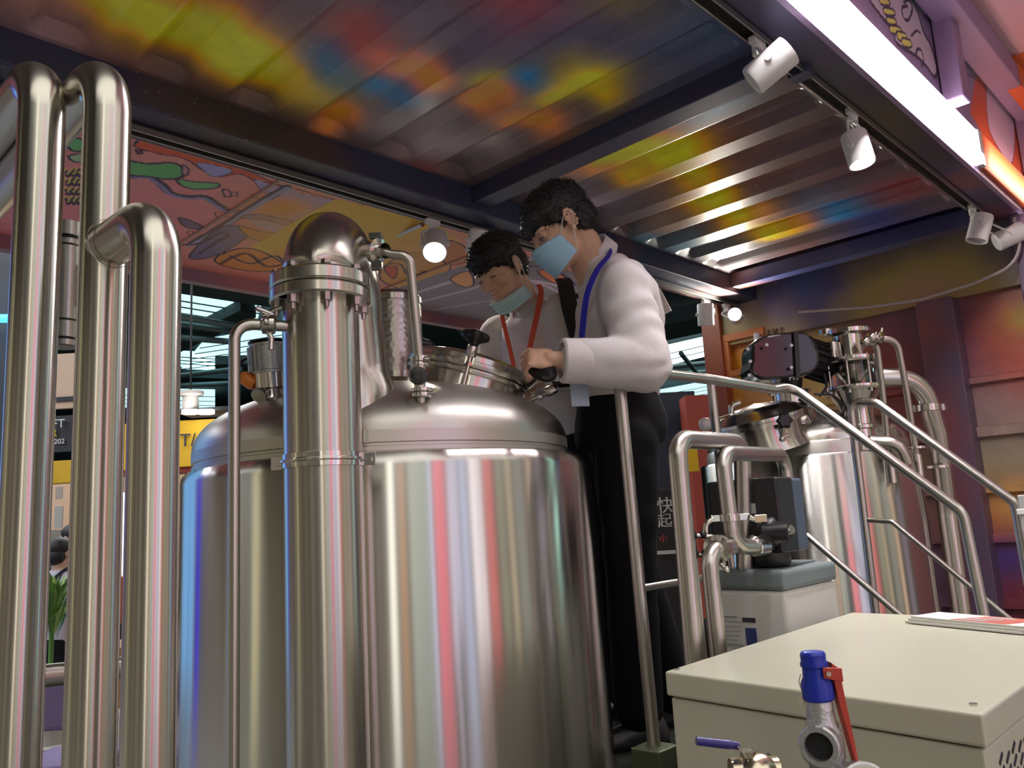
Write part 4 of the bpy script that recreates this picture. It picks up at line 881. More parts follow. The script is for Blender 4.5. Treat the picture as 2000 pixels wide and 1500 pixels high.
# --- jacketed condenser standing behind the dome
cb = P(772, 745, 2.72); ct = P(772, 590, 2.72); cd_ = thing('condenser', (cb.x, cb.y, .8), 'dimpled steel condenser cylinder rising behind the dome, right of the vapour pipe', 'vessel')
rad = .096
dimp, nt, bs = newmat('dimpled_steel'); bs.inputs['Metallic'].default_value = 1; bs.inputs['Roughness'].default_value = .3; bs.inputs['Base Color'].default_value = (.52, .48, .45, 1)
tc = nt.nodes.new('ShaderNodeTexCoord'); vo = nt.nodes.new('ShaderNodeTexVoronoi'); vo.inputs['Scale'].default_value = 70; bpn = nt.nodes.new('ShaderNodeBump'); bpn.inputs['Strength'].default_value = .10; bpn.inputs['Distance'].default_value = .01
nt.links.new(tc.outputs['Object'], vo.inputs['Vector']); nt.links.new(vo.outputs[0], bpn.inputs['Height']); nt.links.new(bpn.outputs[0], bs.inputs['Normal'])
H_ = ct.z; B_ = cb.z
MB().lathe([(.03, B_ - .10), (rad * .8, B_ - .02), (rad, B_), (rad, B_ + .02)], (cb.x, cb.y, 0), seg=48).build('lower_cone', M['pipe'], cd_)
MB().lathe([(rad, B_ + .02), (rad, H_)], (cb.x, cb.y, 0), seg=64, caps=False).build('jacket', dimp, cd_)
MB().lathe([(rad + .004, H_), (rad + .004, H_ + .02), (rad * .9, H_ + .035), (.03, H_ + .05), (.0005, H_ + .052)], (cb.x, cb.y, 0), seg=48, caps=False).build('top_cap', M['pipe'], cd_)
MB().cyl((cb.x, cb.y, .8), (cb.x, cb.y, B_ - .08), .03).build('drain_pipe', M['pipe'], cd_)
# ================================================================== LEFT: bent guard rails, very near
def railthing(name, label): return thing(name, (0, 0, 0), label, 'railing')
RA = .0245
A0 = P(79, 300, .93); B0 = P(208, 300, .90); C0 = P(304, 560, .78)
ta = P(75, 300, .93); hy = 1.0
def bent(label, base, ztop, ylen, rad=.0245, fr=.060, name='guard_rail', zdir=1, z0=0):
    t = thing(name, (base.x, base.y, 0), label, 'railing', 'bent tube rails at the left')
    MB().tube([(base.x, base.y, z0), (base.x, base.y, ztop - rad), (base.x, base.y + ylen, ztop - rad)], rad, fr, 40, 14).build('bent_tube', M['rail_near'], t); return t
M['rail_near'] = steel('near_rail_steel', (.60, .575, .51), .24, .7, (0, 0, 1), 0)
za = P(75, 122, .955).z + .015; zb_ = P(205, 122, .925).z + .015; zc_ = P(275, 392, .80).z + .008
ga = bent('tallest bent steel rail, leftmost, partly cut by the picture edge', A0, za, 1.5)
gb = bent('tall bent steel rail, second from the left, carrying a welded lower branch', B0, zb_, 1.5)
br = P(255, 440, .835)
mb = MB(); c_ = Vector((C0.x, C0.y, 0)); join = Vector((B0.x, B0.y, zc_ - RA))
dj = Vector((C0.x - B0.x, C0.y - B0.y, 0)); mb.tube([join, c_ + UP * (zc_ - RA), c_], .0230, .048, 40, 14); mb.build('branch_tube', M['rail_near'], gb)
MB().lathe([(.0262, -.002), (.0268, 0), (.0262, .002)], join + dj.normalized() * .026, dj, 32, caps=False).build('weld_bead', M['fit'], gb)
# hinge cylinder clamped between them
h0 = P(133, 428, 1.04); h1 = P(123, 684, 1.04); hx = (h0 + h1) / 2; t = thing('gate_hinge', (hx.x, hx.y, h1.z), 'dark steel hinge cylinder clamped between the two tallest rails', 'hinge')
Lh = h0.z - h1.z; hb = Vector((hx.x, hx.y, h1.z)); r = .0180
for n, a, b, m, rr in (('lower_cap', 0, .055, 'dark_steel', r), ('lower_sleeve', .062, .20, 'dark_steel', r), ('seal_ring', .055, .062, 'black', r * .96), ('barrel', .205, .80, 'dark_steel', r), ('seal_ring', .20, .205, 'black', r * .96), ('collar', .803, .855, 'dark_steel', r * 1.02), ('seal_ring', .855, .875, 'black', r * .9), ('upper_cap', .875, 1.0, 'dark_steel', r)):
    MB().lathe([(rr * .86, a * Lh), (rr, a * Lh + .001), (rr, b * Lh - .001), (rr * .86, b * Lh)], hb, seg=40).build(n, M[m], t)
q = hb + UP * Lh * .29 - VF * r; MB().lathe([(.0036, -.001), (.0036, .001), (.0028, .001), (.0028, -.001)], q, VF * -1, 20, caps=False).build('screw_mark', M['black'], t)
MB().box(hb + UP * Lh * .5 + HR * -.018, (.022, .010, .05), Matrix.Rotation(math.atan2(HR.y, HR.x), 3, 'Z')).build('weld_plate', M['dark_steel'], t, .001); MB().box(hb + UP * Lh * .5 + HR * .018, (.022, .010, .05), Matrix.Rotation(math.atan2(HR.y, HR.x), 3, 'Z')).build('weld_plate', M['dark_steel'], t, .001)
lo = P(100, 1292, 1.05); t = thing('mid_rail', (lo.x, lo.y, 0), 'short dark horizontal tube low between the two tallest rails', 'railing')
MB().tube([(A0.x, A0.y + .12, lo.z), (A0.x + .16, A0.y + .13, lo.z - .01)], .0135, seg=24).build('tube', M['dark_steel'], t)
MB().cyl((A0.x, A0.y + .12, 0), (A0.x, A0.y + .12, lo.z + .01), .012).build('post', M['dark_steel'], t)
# ================================================================== PLATFORM, STAIRS AND THEIR RAILS
PLZ = .80
plat = thing('work_platform', (2.4, 2.0, .2), 'dark chequered work platform behind the big tank on which both men stand', 'platform')
arc = [(TC.x + .61 * math.cos(math.radians(a)), TC.y + .61 * math.sin(math.radians(a)), PLZ - .04) for a in range(80, -50, -6)]
mb = MB(); mb.prism([(3.36, 2.60, PLZ - .04), (1.57, 2.60, PLZ - .04)] + arc + [(1.80, 1.27, PLZ - .04), (3.36, 1.30, PLZ - .04)], (0, 0, .04)); mb.build('deck', M['deck'], plat, .003)
for x, y in ((2.1, 1.42), (3.3, 1.42), (2.1, 2.5), (3.3, 2.5)): MB().box2((x - .025, y - .025, .2), (x + .025, y + .025, PLZ - .04)).build('leg', M['rail'], plat)
pz = 1.915; px_, py_ = 1.835, 1.332
t = thing('stair_rail', (2.8, 1.3, 0), 'near steel handrail of the platform that slopes down in front of the rear tank', 'handrail')
MB().tube([(px_ - .03, py_ + .01, pz - .012), (2.35, 1.35, pz + .0), (2.70, 1.32, pz - .01), (2.80, 1.30, 1.921), (2.80, .794, 1.446), (2.80, .770, 1.0)], .0165, .07, 24, 8).build('top_rail', M['rail'], t)
rp = t
MB().tube([(px_, py_, PLZ), (px_ - .012, py_ + .012, pz - .01)], .0172, seg=24).build('post', M['rail'], t)
j = PX(1447, 752, 2.33); MB().tube([(2.36, 1.36, PLZ), (2.345, 1.36, pz - .01)], .014, seg=20).build('post', M['rail'], t)
MB().tube([(2.8, .770, 1.05), (2.8, .765, .25)], .0165, seg=20).build('post', M['rail'], t)
MB().tube([(2.80, 1.307, 1.39), (2.80, .95, 1.06), (2.8, .775, .90)], .011, seg=16).build('mid_rail', M['rail'], t)
MB().tube([(px_ + .0, py_, 1.30), (2.36, 1.36, 1.295)], .010, seg=16).build('mid_rail', M['rail'], t)
MB().box2((px_ - .045, py_ - .045, PLZ - .16), (px_ + .045, py_ + .045, PLZ + .10)).build('foot_bracket', mat('green_steel', (.13, .15, .09), .45, .6), t, .004)
t = thing('stair_rail', (3.3, 1.3, 0), 'far steel handrail with a looped end, second sloping rail in front of the rear tank', 'handrail')
MB().tube([(3.30, 1.30, .5), (3.30, 1.292, 1.90), (3.30, 1.19, 1.878), (3.30, .765, 1.462), (3.30, .745, .3)], .0165, .05, 24, 9).build('top_rail', M['rail'], t)
MB().tube([(3.30, 1.29, 1.422), (3.30, 1.19, 1.412), (3.30, .765, .99)], .010, .03, 16).build('mid_rail', M['rail'], t)
st = thing('stair', (3.05, 1.0, 0), 'short flight of steel steps between the two sloping handrails', 'stairs')
for k in range(4): MB().box2((2.83, 1.36 - .2 * (k + 1), PLZ - .15 * (k + 1) - .03), (3.27, 1.36 - .2 * k, PLZ - .15 * (k + 1))).build('tread', M['deck'], st, .003)
for x in (2.82, 3.27): MB().prism([(x, 1.36, PLZ), (x, 1.36, PLZ - .18), (x, .56, .02), (x, .50, .02), (x, .50, .15)], (.012, 0, 0)).build('stringer', M['rail'], st)
c = P(1990, 1050, 2.75); t = thing('switch_box', c, 'pale grey box fixed by the lower end of the far handrail at the right edge', 'box')
MB().box((3.24, .70, (PX(1980, 1000, 3.24).z + PX(1980, 1085, 3.24).z) / 2), (.05, .07, .26)).build('housing', M['label'], t, .004); MB().box((3.24, .70, PX(1980, 1000, 3.24).z + .0), (.06, .085, .02)).build('cover', M['white'], t, .003)
# ================================================================== PUMP PIPES beside the softener
t = thing('bent_pipe', (1.6, 1.05, .2), 'thick steel pipe looping over, left of the water softener', 'pipe')
q0 = PY(1333, 1000, 1.06); q1 = PY(1330, 856, 1.06)
zt = 1.668
MB().tube([(1.625, 1.06, .2), (1.645, 1.06, zt), (2.03, 1.10, zt + .005), (2.07, 1.25, .25)], .0228, .055, 28, 10).build('tube', M['rail'], t)
t2 = t
t = thing('bent_pipe', (1.83, 1.05, .9), 'steel pipe bending round in front of the black control head', 'pipe')
a_ = PY(1410, 885, 1.06); b_ = PY(1412, 1000, 1.06); c_ = PY(1425, 1068, 1.05); d_ = PY(1480, 1070, 1.04)
bpz = a_.z
MB().tube([Vector((2.33, 1.13, 1.4)), Vector((2.33, 1.13, bpz + .01)), Vector((a_.x, 1.06, bpz)), Vector((a_.x + .0, 1.055, c_.z)), Vector((2.0, 1.05, d_.z))], .0205, .05, 28, 10).build('tube', M['rail'], t)
mb = MB(); q = Vector((a_.x, 1.057, PY(1412, 1012, 1.06).z)); mb.lathe([(.0215, -.010), (.0265, -.008), (.0265, .008), (.0215, .010)], q, seg=28, caps=False); mb.box(q + HR * .035, (.03, .012, .016), Matrix.Rotation(-.78, 3, 'Z')); mb.cyl(q + HR * .045 + VF * -.01, q + HR * .075 - UP * .012, .007, 8); mb.box(q + HR * .075 - UP * .006 - HF * .01, (.03, .006, .018), Matrix.Rotation(-.9, 3, 'Z')); mb.box(q - HR * .035, (.025, .012, .016), Matrix.Rotation(-.78, 3, 'Z')); mb.build('wing_clamp', M['fit'], t, .001)
MB().tube([q - HR * .04, q - HR * .06 - UP * .01, q - HR * .065 - UP * .05], .0075, .02, 12).build('side_branch', M['fit'], t)
mb = MB(); q = Vector((1.965, 1.05, d_.z)); mb.lathe([(.021, -.02), (.024, -.018), (.024, .03), (.019, .032)], q, (1, 0, 0), 28); mb.ball(q - Vector((.02, 0, -.012)), .02); mb.build('coupling', M['fit'], t)
t = thing('bent_pipe', (1.72, 1.03, .2), 'steel elbow pipe dropping in front of the softener', 'pipe')
q = PY(1385, 1085, 1.04); MB().tube([Vector((q.x + .12, 1.05, q.z + .012)), Vector((q.x - .002, 1.04, q.z + .012)), Vector((q.x + .005, 1.03, .2))], .0205, .05, 28, 10).build('tube', M['rail'], t)
mb = MB(); q2 = Vector((q.x + .05, 1.045, q.z + .012)); mb.lathe([(.021, -.012), (.034, -.009), (.034, -.002), (.028, 0), (.034, .002), (.034, .009), (.021, .012)], q2, (1, .1, 0), 28, caps=False); mb.cyl(q2 - UP * .03, q2 - UP * .055 + HR * .02, .005, 8); mb.ball(q2 - UP * .05 + HR * .015, .009); mb.build('union_clamp', M['fit'], t)
t = thing('sample_valve', (1.66, 1.1, .2), 'small sampling valves on a thin pipe between the two thick pipes', 'valve')
q = PY(1352, 1060, 1.1); MB().tube([(q.x + .005, 1.1, .2), (q.x, 1.1, q.z + .02)], .010, seg=14).build('riser', M['rail'], t)
for dz in (.018, -.028): MB().ball(q + UP * dz, .014).ball(q + UP * dz + HR * .028, .010).build('valve_ball', M['black'], t); MB().cyl(q + UP * dz, q + UP * (dz - .01) + HR * .07, .006, 10).build('lever', M['fit'], t)
MB().tube([(q.x + .02, 1.1, q.z - .18), (q.x + .03, 1.1, .2)], .006, seg=10).build('drain_tube', M['black'], t)
# ================================================================== WATER SOFTENER
SX0, SX1, SY0, SY1, SZ = 1.99, 2.31, 1.0, 1.21, 1.335
t = thing('water_softener', ((SX0 + SX1) / 2, (SY0 + SY1) / 2, .2), 'white water softener cabinet with a grey lid, behind the cream cabinet', 'water softener')
MB().box2((SX0 + .004, SY0 + .004, .2), (SX1 - .004, SY1 - .004, SZ - .052)).build('cabinet', M['softwhite'], t, .012)
MB().box2((SX0, SY0, SZ - .052), (SX1, SY1, SZ)).build('lid', M['softgrey'], t, .012)
MB().box2((SX0 + .14, SY0 + .05, SZ), (SX1 - .02, SY1 - .05, SZ + .006)).build('lid_step', M['softgrey'], t, .004)
def sticker(t, name, x0, y0, x1, y1, X, m, th=.002):
    a = PX(x0, y0, X); b_ = PX(x1, y1, X); return MB().box2((X - th, b_.y, b_.z), (X, a.y, a.z)).build(name, m, t)
s1 = sticker(t, 'instruction_label', 1404, 1195, 1484, 1265, SX0 + .003, M['softwhite'])
for k in range(7):
    z = 1203 + k * 9; sticker(t, 'printed_line', 1408, z, 1440 + (k * 13) % 16, z + 2.6, SX0 - .0005, M['softgrey'])
sticker(t, 'bar_code', 1450, 1206, 1476, 1216, SX0 + .0005, M['ink']); sticker(t, 'blue_print', 1456, 1226, 1480, 1262, SX0 + .0005, M['inkblue'])
hx0, hx1, hy0, hy1, hz0, hz1 = 2.04, 2.17, 1.02, 1.23, 1.375, 1.575
hd = MB().box2((hx0, hy0, hz0), (hx1 - .03, hy1, hz1)).build('control_head', M['black'], t, .008)
MB().box2((hx1 - .03, hy0 + .002, hz0), (hx1 + .03, hy1 - .002, hz1 - .004)).build('head_cover', M['headblue'], hd, .008)
sticker(hd, 'rating_plate', 1440, 985, 1477, 1003, hx0, M['label'])
mb = MB(); mb.lathe([(.05, 0), (.055, .01), (.055, .05), (.04, .06)], (2.10, 1.09, SZ + .004), seg=32); mb.cyl((2.0, 1.05, 1.40), (2.10, 1.09, 1.40), .026); mb.ball((2.07, 1.055, 1.43), (.06, .045, .05)); mb.cyl((2.02, 1.06, 1.43), (2.04, 1.0, 1.43), .022); mb.build('valve_block', M['black'], hd, .002)
MB().cyl((2.035, 1.0, 1.432), (2.033, .985, 1.436), .012, 14).build('silver_plug', M['fit'], hd)
# ================================================================== CREAM CABINET
CX0, CX1, CY0, CY1, CZ = 1.30, 2.27, .376, .948, 1.2
t = thing('cooling_cabinet', ((CX0 + CX1) / 2, (CY0 + CY1) / 2, 0), 'large cream metal cabinet in the lower right with a flat lid and slotted side', 'cabinet')
CQ = [(1.282, .376), (2.27, .376), (2.27, .957), (1.345, .940)]
cen = Vector((sum(p[0] for p in CQ) / 4, sum(p[1] for p in CQ) / 4))
MB().prism([(p[0] + (.006 if p[0] < cen.x else -.006), p[1] + (.006 if p[1] < cen.y else -.006), .02) for p in CQ], (0, 0, CZ - .068)).build('body', M['cream'], t, .004)
lid_ = MB().prism([(p[0], p[1], CZ - .045) for p in CQ], (0, 0, .045)).build('lid', M['cream'], t, .005)
for x, y in ((1.365, .925), (1.33, .40)): MB().lathe([(.006, 0), (.006, .003), (.003, .003)], (x, y, CZ), seg=12).build('screw', M['fit'], lid_)
# slots on the side facing the viewer's right
for i in range(5):
    for k in range(7):
        x = CX0 + .055 + k * .034; z = 1.125 - i * .018 - (k % 2) * .006
        MB().box((x, CY0 + .0055, z), (.022, .002, .005), Matrix.Rotation(-.5, 3, 'Y')).build('vent_slot', M['ink'], t)
# ledge in front of the cabinet
# brochures
bs_ = [PZ(1768, 1218, CZ), PZ(2010, 1243, CZ)]
u = (bs_[1] - bs_[0]).normalized(); v = Vector((-u.y, u.x, 0)); v = v if v.x > 0 else -v
for k in range(3):
    z = CZ + .002 + k * .0055; o = bs_[0] + v * .004 * k + u * .006 * k
    lab = ['lowest brochure of the stack on the cream cabinet', 'middle brochure of the stack on the cream cabinet', 'topmost red and white brochure of the stack on the cream cabinet'][k]
    t = thing('brochure', (o.x, o.y, z), lab, 'brochure', 'brochures on the cream cabinet')
    p = [o, o + u * .285, o + u * .285 + v * .10, o + v * .10]; p = [Vector((q.x, q.y, z)) for q in p]
    MB().prism(p, (0, 0, .005)).build('pages', M['paper'], t, .0006)
    if k == 2:
        def patch(n, a, b, c, d, m):
            base = Vector((o.x, o.y, z + .0051)); MB().prism([base + u * a + v * c, base + u * b + v * c, base + u * (b + .02) + v * d, base + u * (a + .04) + v * d], (0, 0, .0006)).build(n, m, t)
        patch('red_cover_print', .10, .235, .004, .096, M['paperred']); 
        for (a, b, c, d) in ((.115, .18, .012, .03), (.13, .20, .04, .055), (.15, .21, .065, .085)):
            base = Vector((o.x, o.y, z + .0058)); MB().prism([base + u * a + v * c, base + u * b + v * c, base + u * b + v * d, base + u * a + v * d], (0, 0, .0004)).build('grey_picture', M['papergrey'], t)
# ================================================================== SAFETY VALVE
o = P(1608, 1500, 1.10); top = P(1593, 1272, 1.10); ax = UP.copy(); Lz = top.z - o.z
sv = thing('safety_valve', (o.x, o.y, 0), 'safety valve with a blue cap and red lever, in front of the cream cabinet', 'valve')
k_ = 1585 / 1.10
def vz(y): return P(1600, y, 1.10).z
ob = Vector((P(1600, 1380, 1.10).x, P(1600, 1380, 1.10).y, 0))
tl = (P(1595, 1272, 1.10) - P(1612, 1490, 1.10)); ob = P(1621, 1534, 1.10); ax = tl.normalized(); ax = (UP + (VR * -.02)).normalized()
def H(y): return (1518 - y) / k_ * 1.02
mb = MB(); mb.lathe([(.024, -.012), (.024, H(1470)), (.0255, H(1466)), (.026, H(1440)), (.0235, H(1415)), (.0195, H(1400)), (.0185, H(1390)), (.0178, H(1358)), (.016, H(1352))], ob, ax, 40)
body = mb.build('brass_body', M['castmetal'], sv); body.name = 'valve_body'
po = ob + ax * H(1436); pd = (-HF * .85 - HR * .52).normalized()
mb = MB(); mb.lathe([(.022, .0), (.0225, .018), (.0275, .020), (.0275, .034), (.025, .036), (.0185, .036), (.0175, .020), (.0175, .004)], po, pd, 40, caps=False); mb.build('outlet_port', M['castmetal'], sv); MB().lathe([(.0005, .0278), (.0186, .0278)], po, pd, 32, caps=False).build('port_shade_disc', M['blackmatt'], sv)  # black disc stands in for the shade inside the outlet hole
mb = MB(); mb.lathe([(.019, H(1362)), (.0215, H(1358)), (.0212, H(1330)), (.017, H(1318)), (.0165, H(1300)), (.0185, H(1298)), (.0185, H(1292)), (.0168, H(1288)), (.0172, H(1276)), (.015, H(1271)), (.0005, H(1269))], ob, ax, 24); mb.build('blue_cap', M['blue'], sv, .0005)
mb = MB(); hp = ob + ax * H(1308)
for s in (1,):
    c0_ = hp + HR * .008 - HF * .019; mb.prism([c0_ + UP * .008 - HR * .004, c0_ - UP * .006 - HR * .004, c0_ - UP * .012 + HR * .022, c0_ + UP * .006 + HR * .022], HF * -.003)
e_ = hp + HR * .026 - HF * .012; pts = [e_ + UP * .012 - HR * .006, e_ + UP * .004 + HR * .004, e_ - UP * .04 + HR * .008, e_ - UP * .12 + HR * .016, e_ - UP * .122 + HR * .012, e_ - UP * .04 + HR * -.002, e_ - UP * .006 - HR * .006]
mb.prism(pts, HF * .018); mb.build('red_lever', M['red'], sv, .001)
MB().lathe([(.0035, 0), (.0035, .003)], hp + HR * .010 - HF * .0225, -HF, 12).build('pin', M['nickel'], sv)
mb = MB(); w0 = ob + ax * H(1312) - HR * .020; mb.tube([w0, w0 - HR * .004 - UP * .01, w0 - UP * .022 - HR * .001, w0 - UP * .04], .0007, .005, 6); mb.lathe([(.005, -.0008), (.005, .0008)], w0 - UP * .032 - HR * .005, HF, 14); mb.build('lead_seal', M['nickel'], sv)
MB().lathe([(.017, -.05), (.017, -.04), (.0195, -.038), (.0195, -.014), (.017, -.012)], ob, ax, 6, smooth=False).build('hex_neck', M['castmetal'], sv, .001)
for k, yy in enumerate((1408, 1422, 1436, 1450)): MB().box(ob + ax * H(yy) + HR * .020 - HF * .014, (.006, .001, .008), Matrix.Rotation(-.2, 3, 'Z')).build('cast_letter', M['fit'], sv, .0005)
MB().cyl((ob.x, ob.y, 0), ob - ax * .045, .014).build('inlet_pipe', M['rail'], sv)
mb = MB()
q = P(1683, 1516, 1.08); t = thing('gauge', (q.x, q.y, 0), 'small pressure gauge with a black scale showing just above the bottom edge', 'gauge')
MB().lathe([(.036, -.012), (.036, .012), (.033, .014)], q - UP * .018, -HF + UP * .2, 40).build('case', M['castmetal'], t); MB().lathe([(.0005, .0142), (.033, .0142)], q - UP * .018, -HF + UP * .2, 40, caps=False).build('dial', M['paper'], t)
for k in range(5):
    a = math.radians(112 - k * 17); MB().box(q - UP * .018 + (HR * math.cos(a) + UP * math.sin(a)) * .026 + (-HF + UP * .2).normalized() * .0155, (.006, .001, .006), Matrix.Rotation(-.78, 3, 'Z')).build('scale_mark', M['ink'], t)
MB().cyl((q.x, q.y, 0), q - UP * .05, .008).build('stem', M['nickel'], t)
# ball valve
q = P(1478, 1510, 1.12); t = thing('ball_valve', (q.x, q.y, 0), 'nickel ball valve with a dark blue lever at the bottom edge', 'valve')
mb = MB(); mb.ball(q, (.032, .032, .028)); mb.cyl(q - HR * .035, q + HR * .03, .022, 8); mb.cyl(q + UP * .02, P(1462, 1474, 1.12), .008, 12); mb.build('valve_body', M['nickel'], t)
MB().lathe([(.011, 0), (.011, .008)], P(1462, 1478, 1.12), UP, 6, smooth=False).build('stem_nut', M['nickel'], t, .0008)
l0 = P(1455, 1478, 1.12); l1 = P(1437, 1456, 1.12); l2 = P(1360, 1447, 1.12); w_ = HF * .009
MB().prism([l0 - w_, l1 - w_, l1 + w_, l0 + w_], UP * .003).build('lever_arm', M['nickel'], t)
MB().tube([l1 + HR * .004 - UP * .001, l1.lerp(l2, .15), l2], [.005, .0062, .0058], seg=14).build('lever_grip', M['navy'], t)
MB().tube([P(1487, 1474, 1.13), P(1500, 1472, 1.13), P(1512, 1485, 1.13), P(1516, 1510, 1.14)], .0022, .012, 8).build('tie', M['black'], t)
MB().cyl((q.x, q.y, 0), q - UP * .02, .014).build('inlet_pipe', M['rail'], t)
# ================================================================== REAR TANK
SC = Vector((3.79, 1.73, 0)); SR = .495; SZ2 = 1.705
rt_ = thing('brewing_tank', (SC.x, SC.y, .2), 'rear steel brewing tank under the black gearbox, at the right', 'tank')
MB().lathe([(.05, .42), (SR - .05, .5), (SR, .56), (SR, SZ2 - .01), (SR - .006, SZ2), (SR - .03, SZ2)], SC, seg=128, caps=False).build('shell', M['tank'], rt_)
MB().lathe([(SR - .035, SZ2 - .02), (SR - .035, SZ2 + .05), (SR - .04, SZ2 + .06)], SC, seg=96, caps=False).build('dome_band', M['dome'], rt_)
pr2 = []
for k in range(22):
    f = k / 21 * math.pi / 2; pr2.append((max((SR - .04) * math.cos(f)**.86, .0005), SZ2 + .06 + .17 * math.sin(f)**.95))
MB().lathe(pr2, SC, seg=96, caps=False).build('dome', M['dome_rear'] if 'dome_rear' in M else M['pipe'], rt_)
for k in range(4):
    a = math.radians(40 + 90 * k); MB().cyl((SC.x + .36 * math.cos(a), SC.y + .36 * math.sin(a), .2), (SC.x + .36 * math.cos(a), SC.y + .36 * math.sin(a), .52), .03).build('leg', M['rail'], rt_)
# manhole with lid
mo2 = P(1485, 835, 3.52); ax2 = (UP - HR * .20 - HF * .12).normalized(); m2 = MB().lathe([(.185, -.10), (.17, -.06), (.17, .01), (.205, .012), (.205, .028), (.19, .03)], mo2, ax2, 56, caps=False).build('manhole_neck', M['pipe'], rt_)
MB().lathe([(.205, .03), (.205, .045), (.192, .05), (.17, .075), (.10, .095), (.0005, .105)], mo2, ax2, 56, caps=False).build('manhole_lid', M['fit'], rt_)
kb = P(1530, 822, 3.33); ring = []
mb = MB()
for j, (h, s) in enumerate([(-.012, .6), (-.004, 1), (.012, 1), (.02, .7)]): ring.append([kb - HF * h + (HR * math.cos(2*math.pi*k/36) + UP * math.sin(2*math.pi*k/36)) * .032 * s * (1 + .12 * math.cos(6 * 2*math.pi*k/36)) for k in range(36)])
mb.loft(ring); mb.build('star_knob', M['black'], m2); MB().cyl(kb, P(1526, 855, 3.36), .011, 12).ball(P(1526, 857, 3.36), .018).cyl(P(1518, 857, 3.36), P(1540, 850, 3.36), .008, 8).build('knob_stem', M['fit'], m2)
MB().ball(P(1378, 829, 3.5), .030).build('round_knob', M['white'], m2); MB().cyl(P(1378, 829, 3.5), P(1410, 832, 3.5), .011, 12).cyl(P(1405, 822, 3.5), P(1440, 812, 3.5), .016, 12).cyl(P(1400, 840, 3.5), P(1455, 836, 3.5), .012, 12).build('swing_arm', M['fit'], m2)
MB().tube([P(1428, 806, 3.5), P(1428, 792, 3.5), P(1445, 786, 3.5)], .013, .03, 14).build('lift_handle', M['fit'], m2)
# agitator drive
g = P(1518, 702, 3.5); gr = thing('gearbox', g, 'glossy black gearbox and motor on top of the rear tank', 'gearbox')
R_ = Matrix((VR, HF, VR.cross(HF))).transposed()
pts = []
for k in range(28):
    a = 2*math.pi*k/28; e = .55; x = math.copysign(abs(math.cos(a))**e, math.cos(a)) * .150; z = math.copysign(abs(math.sin(a))**.6, math.sin(a)) * .098
    pts.append(g + VR * (x * (1 - .10 * (z > 0))) + UP * (z + x * .12) - HF * .09)
MB().prism(pts, HF * .17).build('housing', M['gloss'], gr, .012)
for a_, b_ in ((1460, 682), (1497, 674), (1463, 733), (1465, 706), (1545, 718), (1545, 675)):
    q = P(a_, b_, 3.385); MB().lathe([(.007, 0), (.007, .006), (.004, .006)], q, -HF, 10).build('bolt', M['castmetal'], gr)
m0 = P(1555, 692, 3.55); m1 = P(1612, 710, 3.62); mb = MB(); ax_ = (m1 - m0).normalized()
mb.lathe([(.085, -.02), (.095, 0), (.095, .03), (.075, .035), (.075, .20), (.06, .22), (.0005, .22)], m0, ax_, 40)
for k in range(18):
    a = 2*math.pi*k/18; q = ax_.to_track_quat('Z', 'Y'); mb.box(m0 + ax_ * .115 + q @ Vector((.08 * math.cos(a), .08 * math.sin(a), 0)), (.02, .005, .15), q.to_matrix() @ Matrix.Rotation(a, 3, 'Z'))
mb.build('motor', M['blackmatt'], gr); MB().box(P(1553, 694, 3.42), (.02, .05, .20), R_).build('flange_plate', M['black'], gr, .003)
MB().lathe([(.04, 0), (.05, .02), (.055, .06), (.065, .065), (.065, .085)], P(1545, 765, 3.6), UP, 32).build('output_neck', M['black'], gr)
text('casting_marks', 'PM', .032, P(1541, 743, 3.40), HR, UP, M['letter'], gr, .004)
an = MB().lathe([(.11, -.10), (.10, -.03), (.075, .0), (.075, .045), (.09, .047), (.09, .06), (.06, .062)], P(1545, 790, 3.65), UP, 40, caps=False).build('agitator_neck', M['fit'], rt_)
cb_ = MB()
cb_.tube([P(1590, 770, 3.5), P(1625, 770, 3.5), P(1655, 795, 3.5), P(1640, 812, 3.5), P(1600, 800, 3.5)], .005, .06, 8); cb_.tube([P(1560, 780, 3.5), P(1600, 800, 3.45), P(1650, 815, 3.5)], .005, .05, 8); cb_.tube([P(1610, 730, 3.5), P(1616, 755, 3.5), P(1600, 775, 3.5)], .006, .03, 8)
tag(cb_.build('motor_cable', M['black']), 'black cables looping from the gearbox to the sight glass column', 'cable')
sg = thing('sight_glass_column', P(1668, 860, 3.55), 'steel sight glass column with flanges and tie rods on the rear tank', 'sight glass')
D = 3.55; qq = P(1668, 760, D); k2 = D / FPX
def lz(y): return (760 - y) * k2 * 1.01
def LA(n, prof, m, seg=36): return MB().lathe([(r * k2, lz(y)) for r, y in prof], qq, UP, seg, caps=False).build(n, m, sg)
LA('tube_top', [(28, 705), (28, 655), (44, 653), (44, 645), (20, 643), (1, 643)], M['fit'])
LA('upper_flange', [(20, 712), (56, 712), (58, 708), (58, 702), (20, 700)], M['fit'])
LA('lower_flange', [(20, 766), (56, 766), (58, 762), (58, 757), (20, 755)], M['fit'])
LA('glass_cylinder', [(44, 756), (44, 712)], M['glass'])
LA('inner_funnel', [(8, 752), (30, 716)], M['fit'])
LA('lower_cone', [(50, 764), (34, 790), (30, 800), (30, 830), (34, 832), (34, 838), (28, 840), (28, 880)], M['fit'])
for k in range(8):
    a = 2*math.pi*(k + .3)/8; q = qq + (HR * math.cos(a) + HF * math.sin(a)) * 51 * k2
    MB().cyl(q + UP * lz(772), q + UP * lz(698), .006, 10).build('tie_rod', M['fit'], sg)
MB().lathe([(11 * k2, lz(700)), (11 * k2, lz(668))], qq - HR * 36 * k2 - HF * .02, UP, 20).lathe([(13 * k2, lz(650)), (13 * k2, lz(640))], qq - HR * 42 * k2, UP, 20).build('side_port', M['fit'], sg)
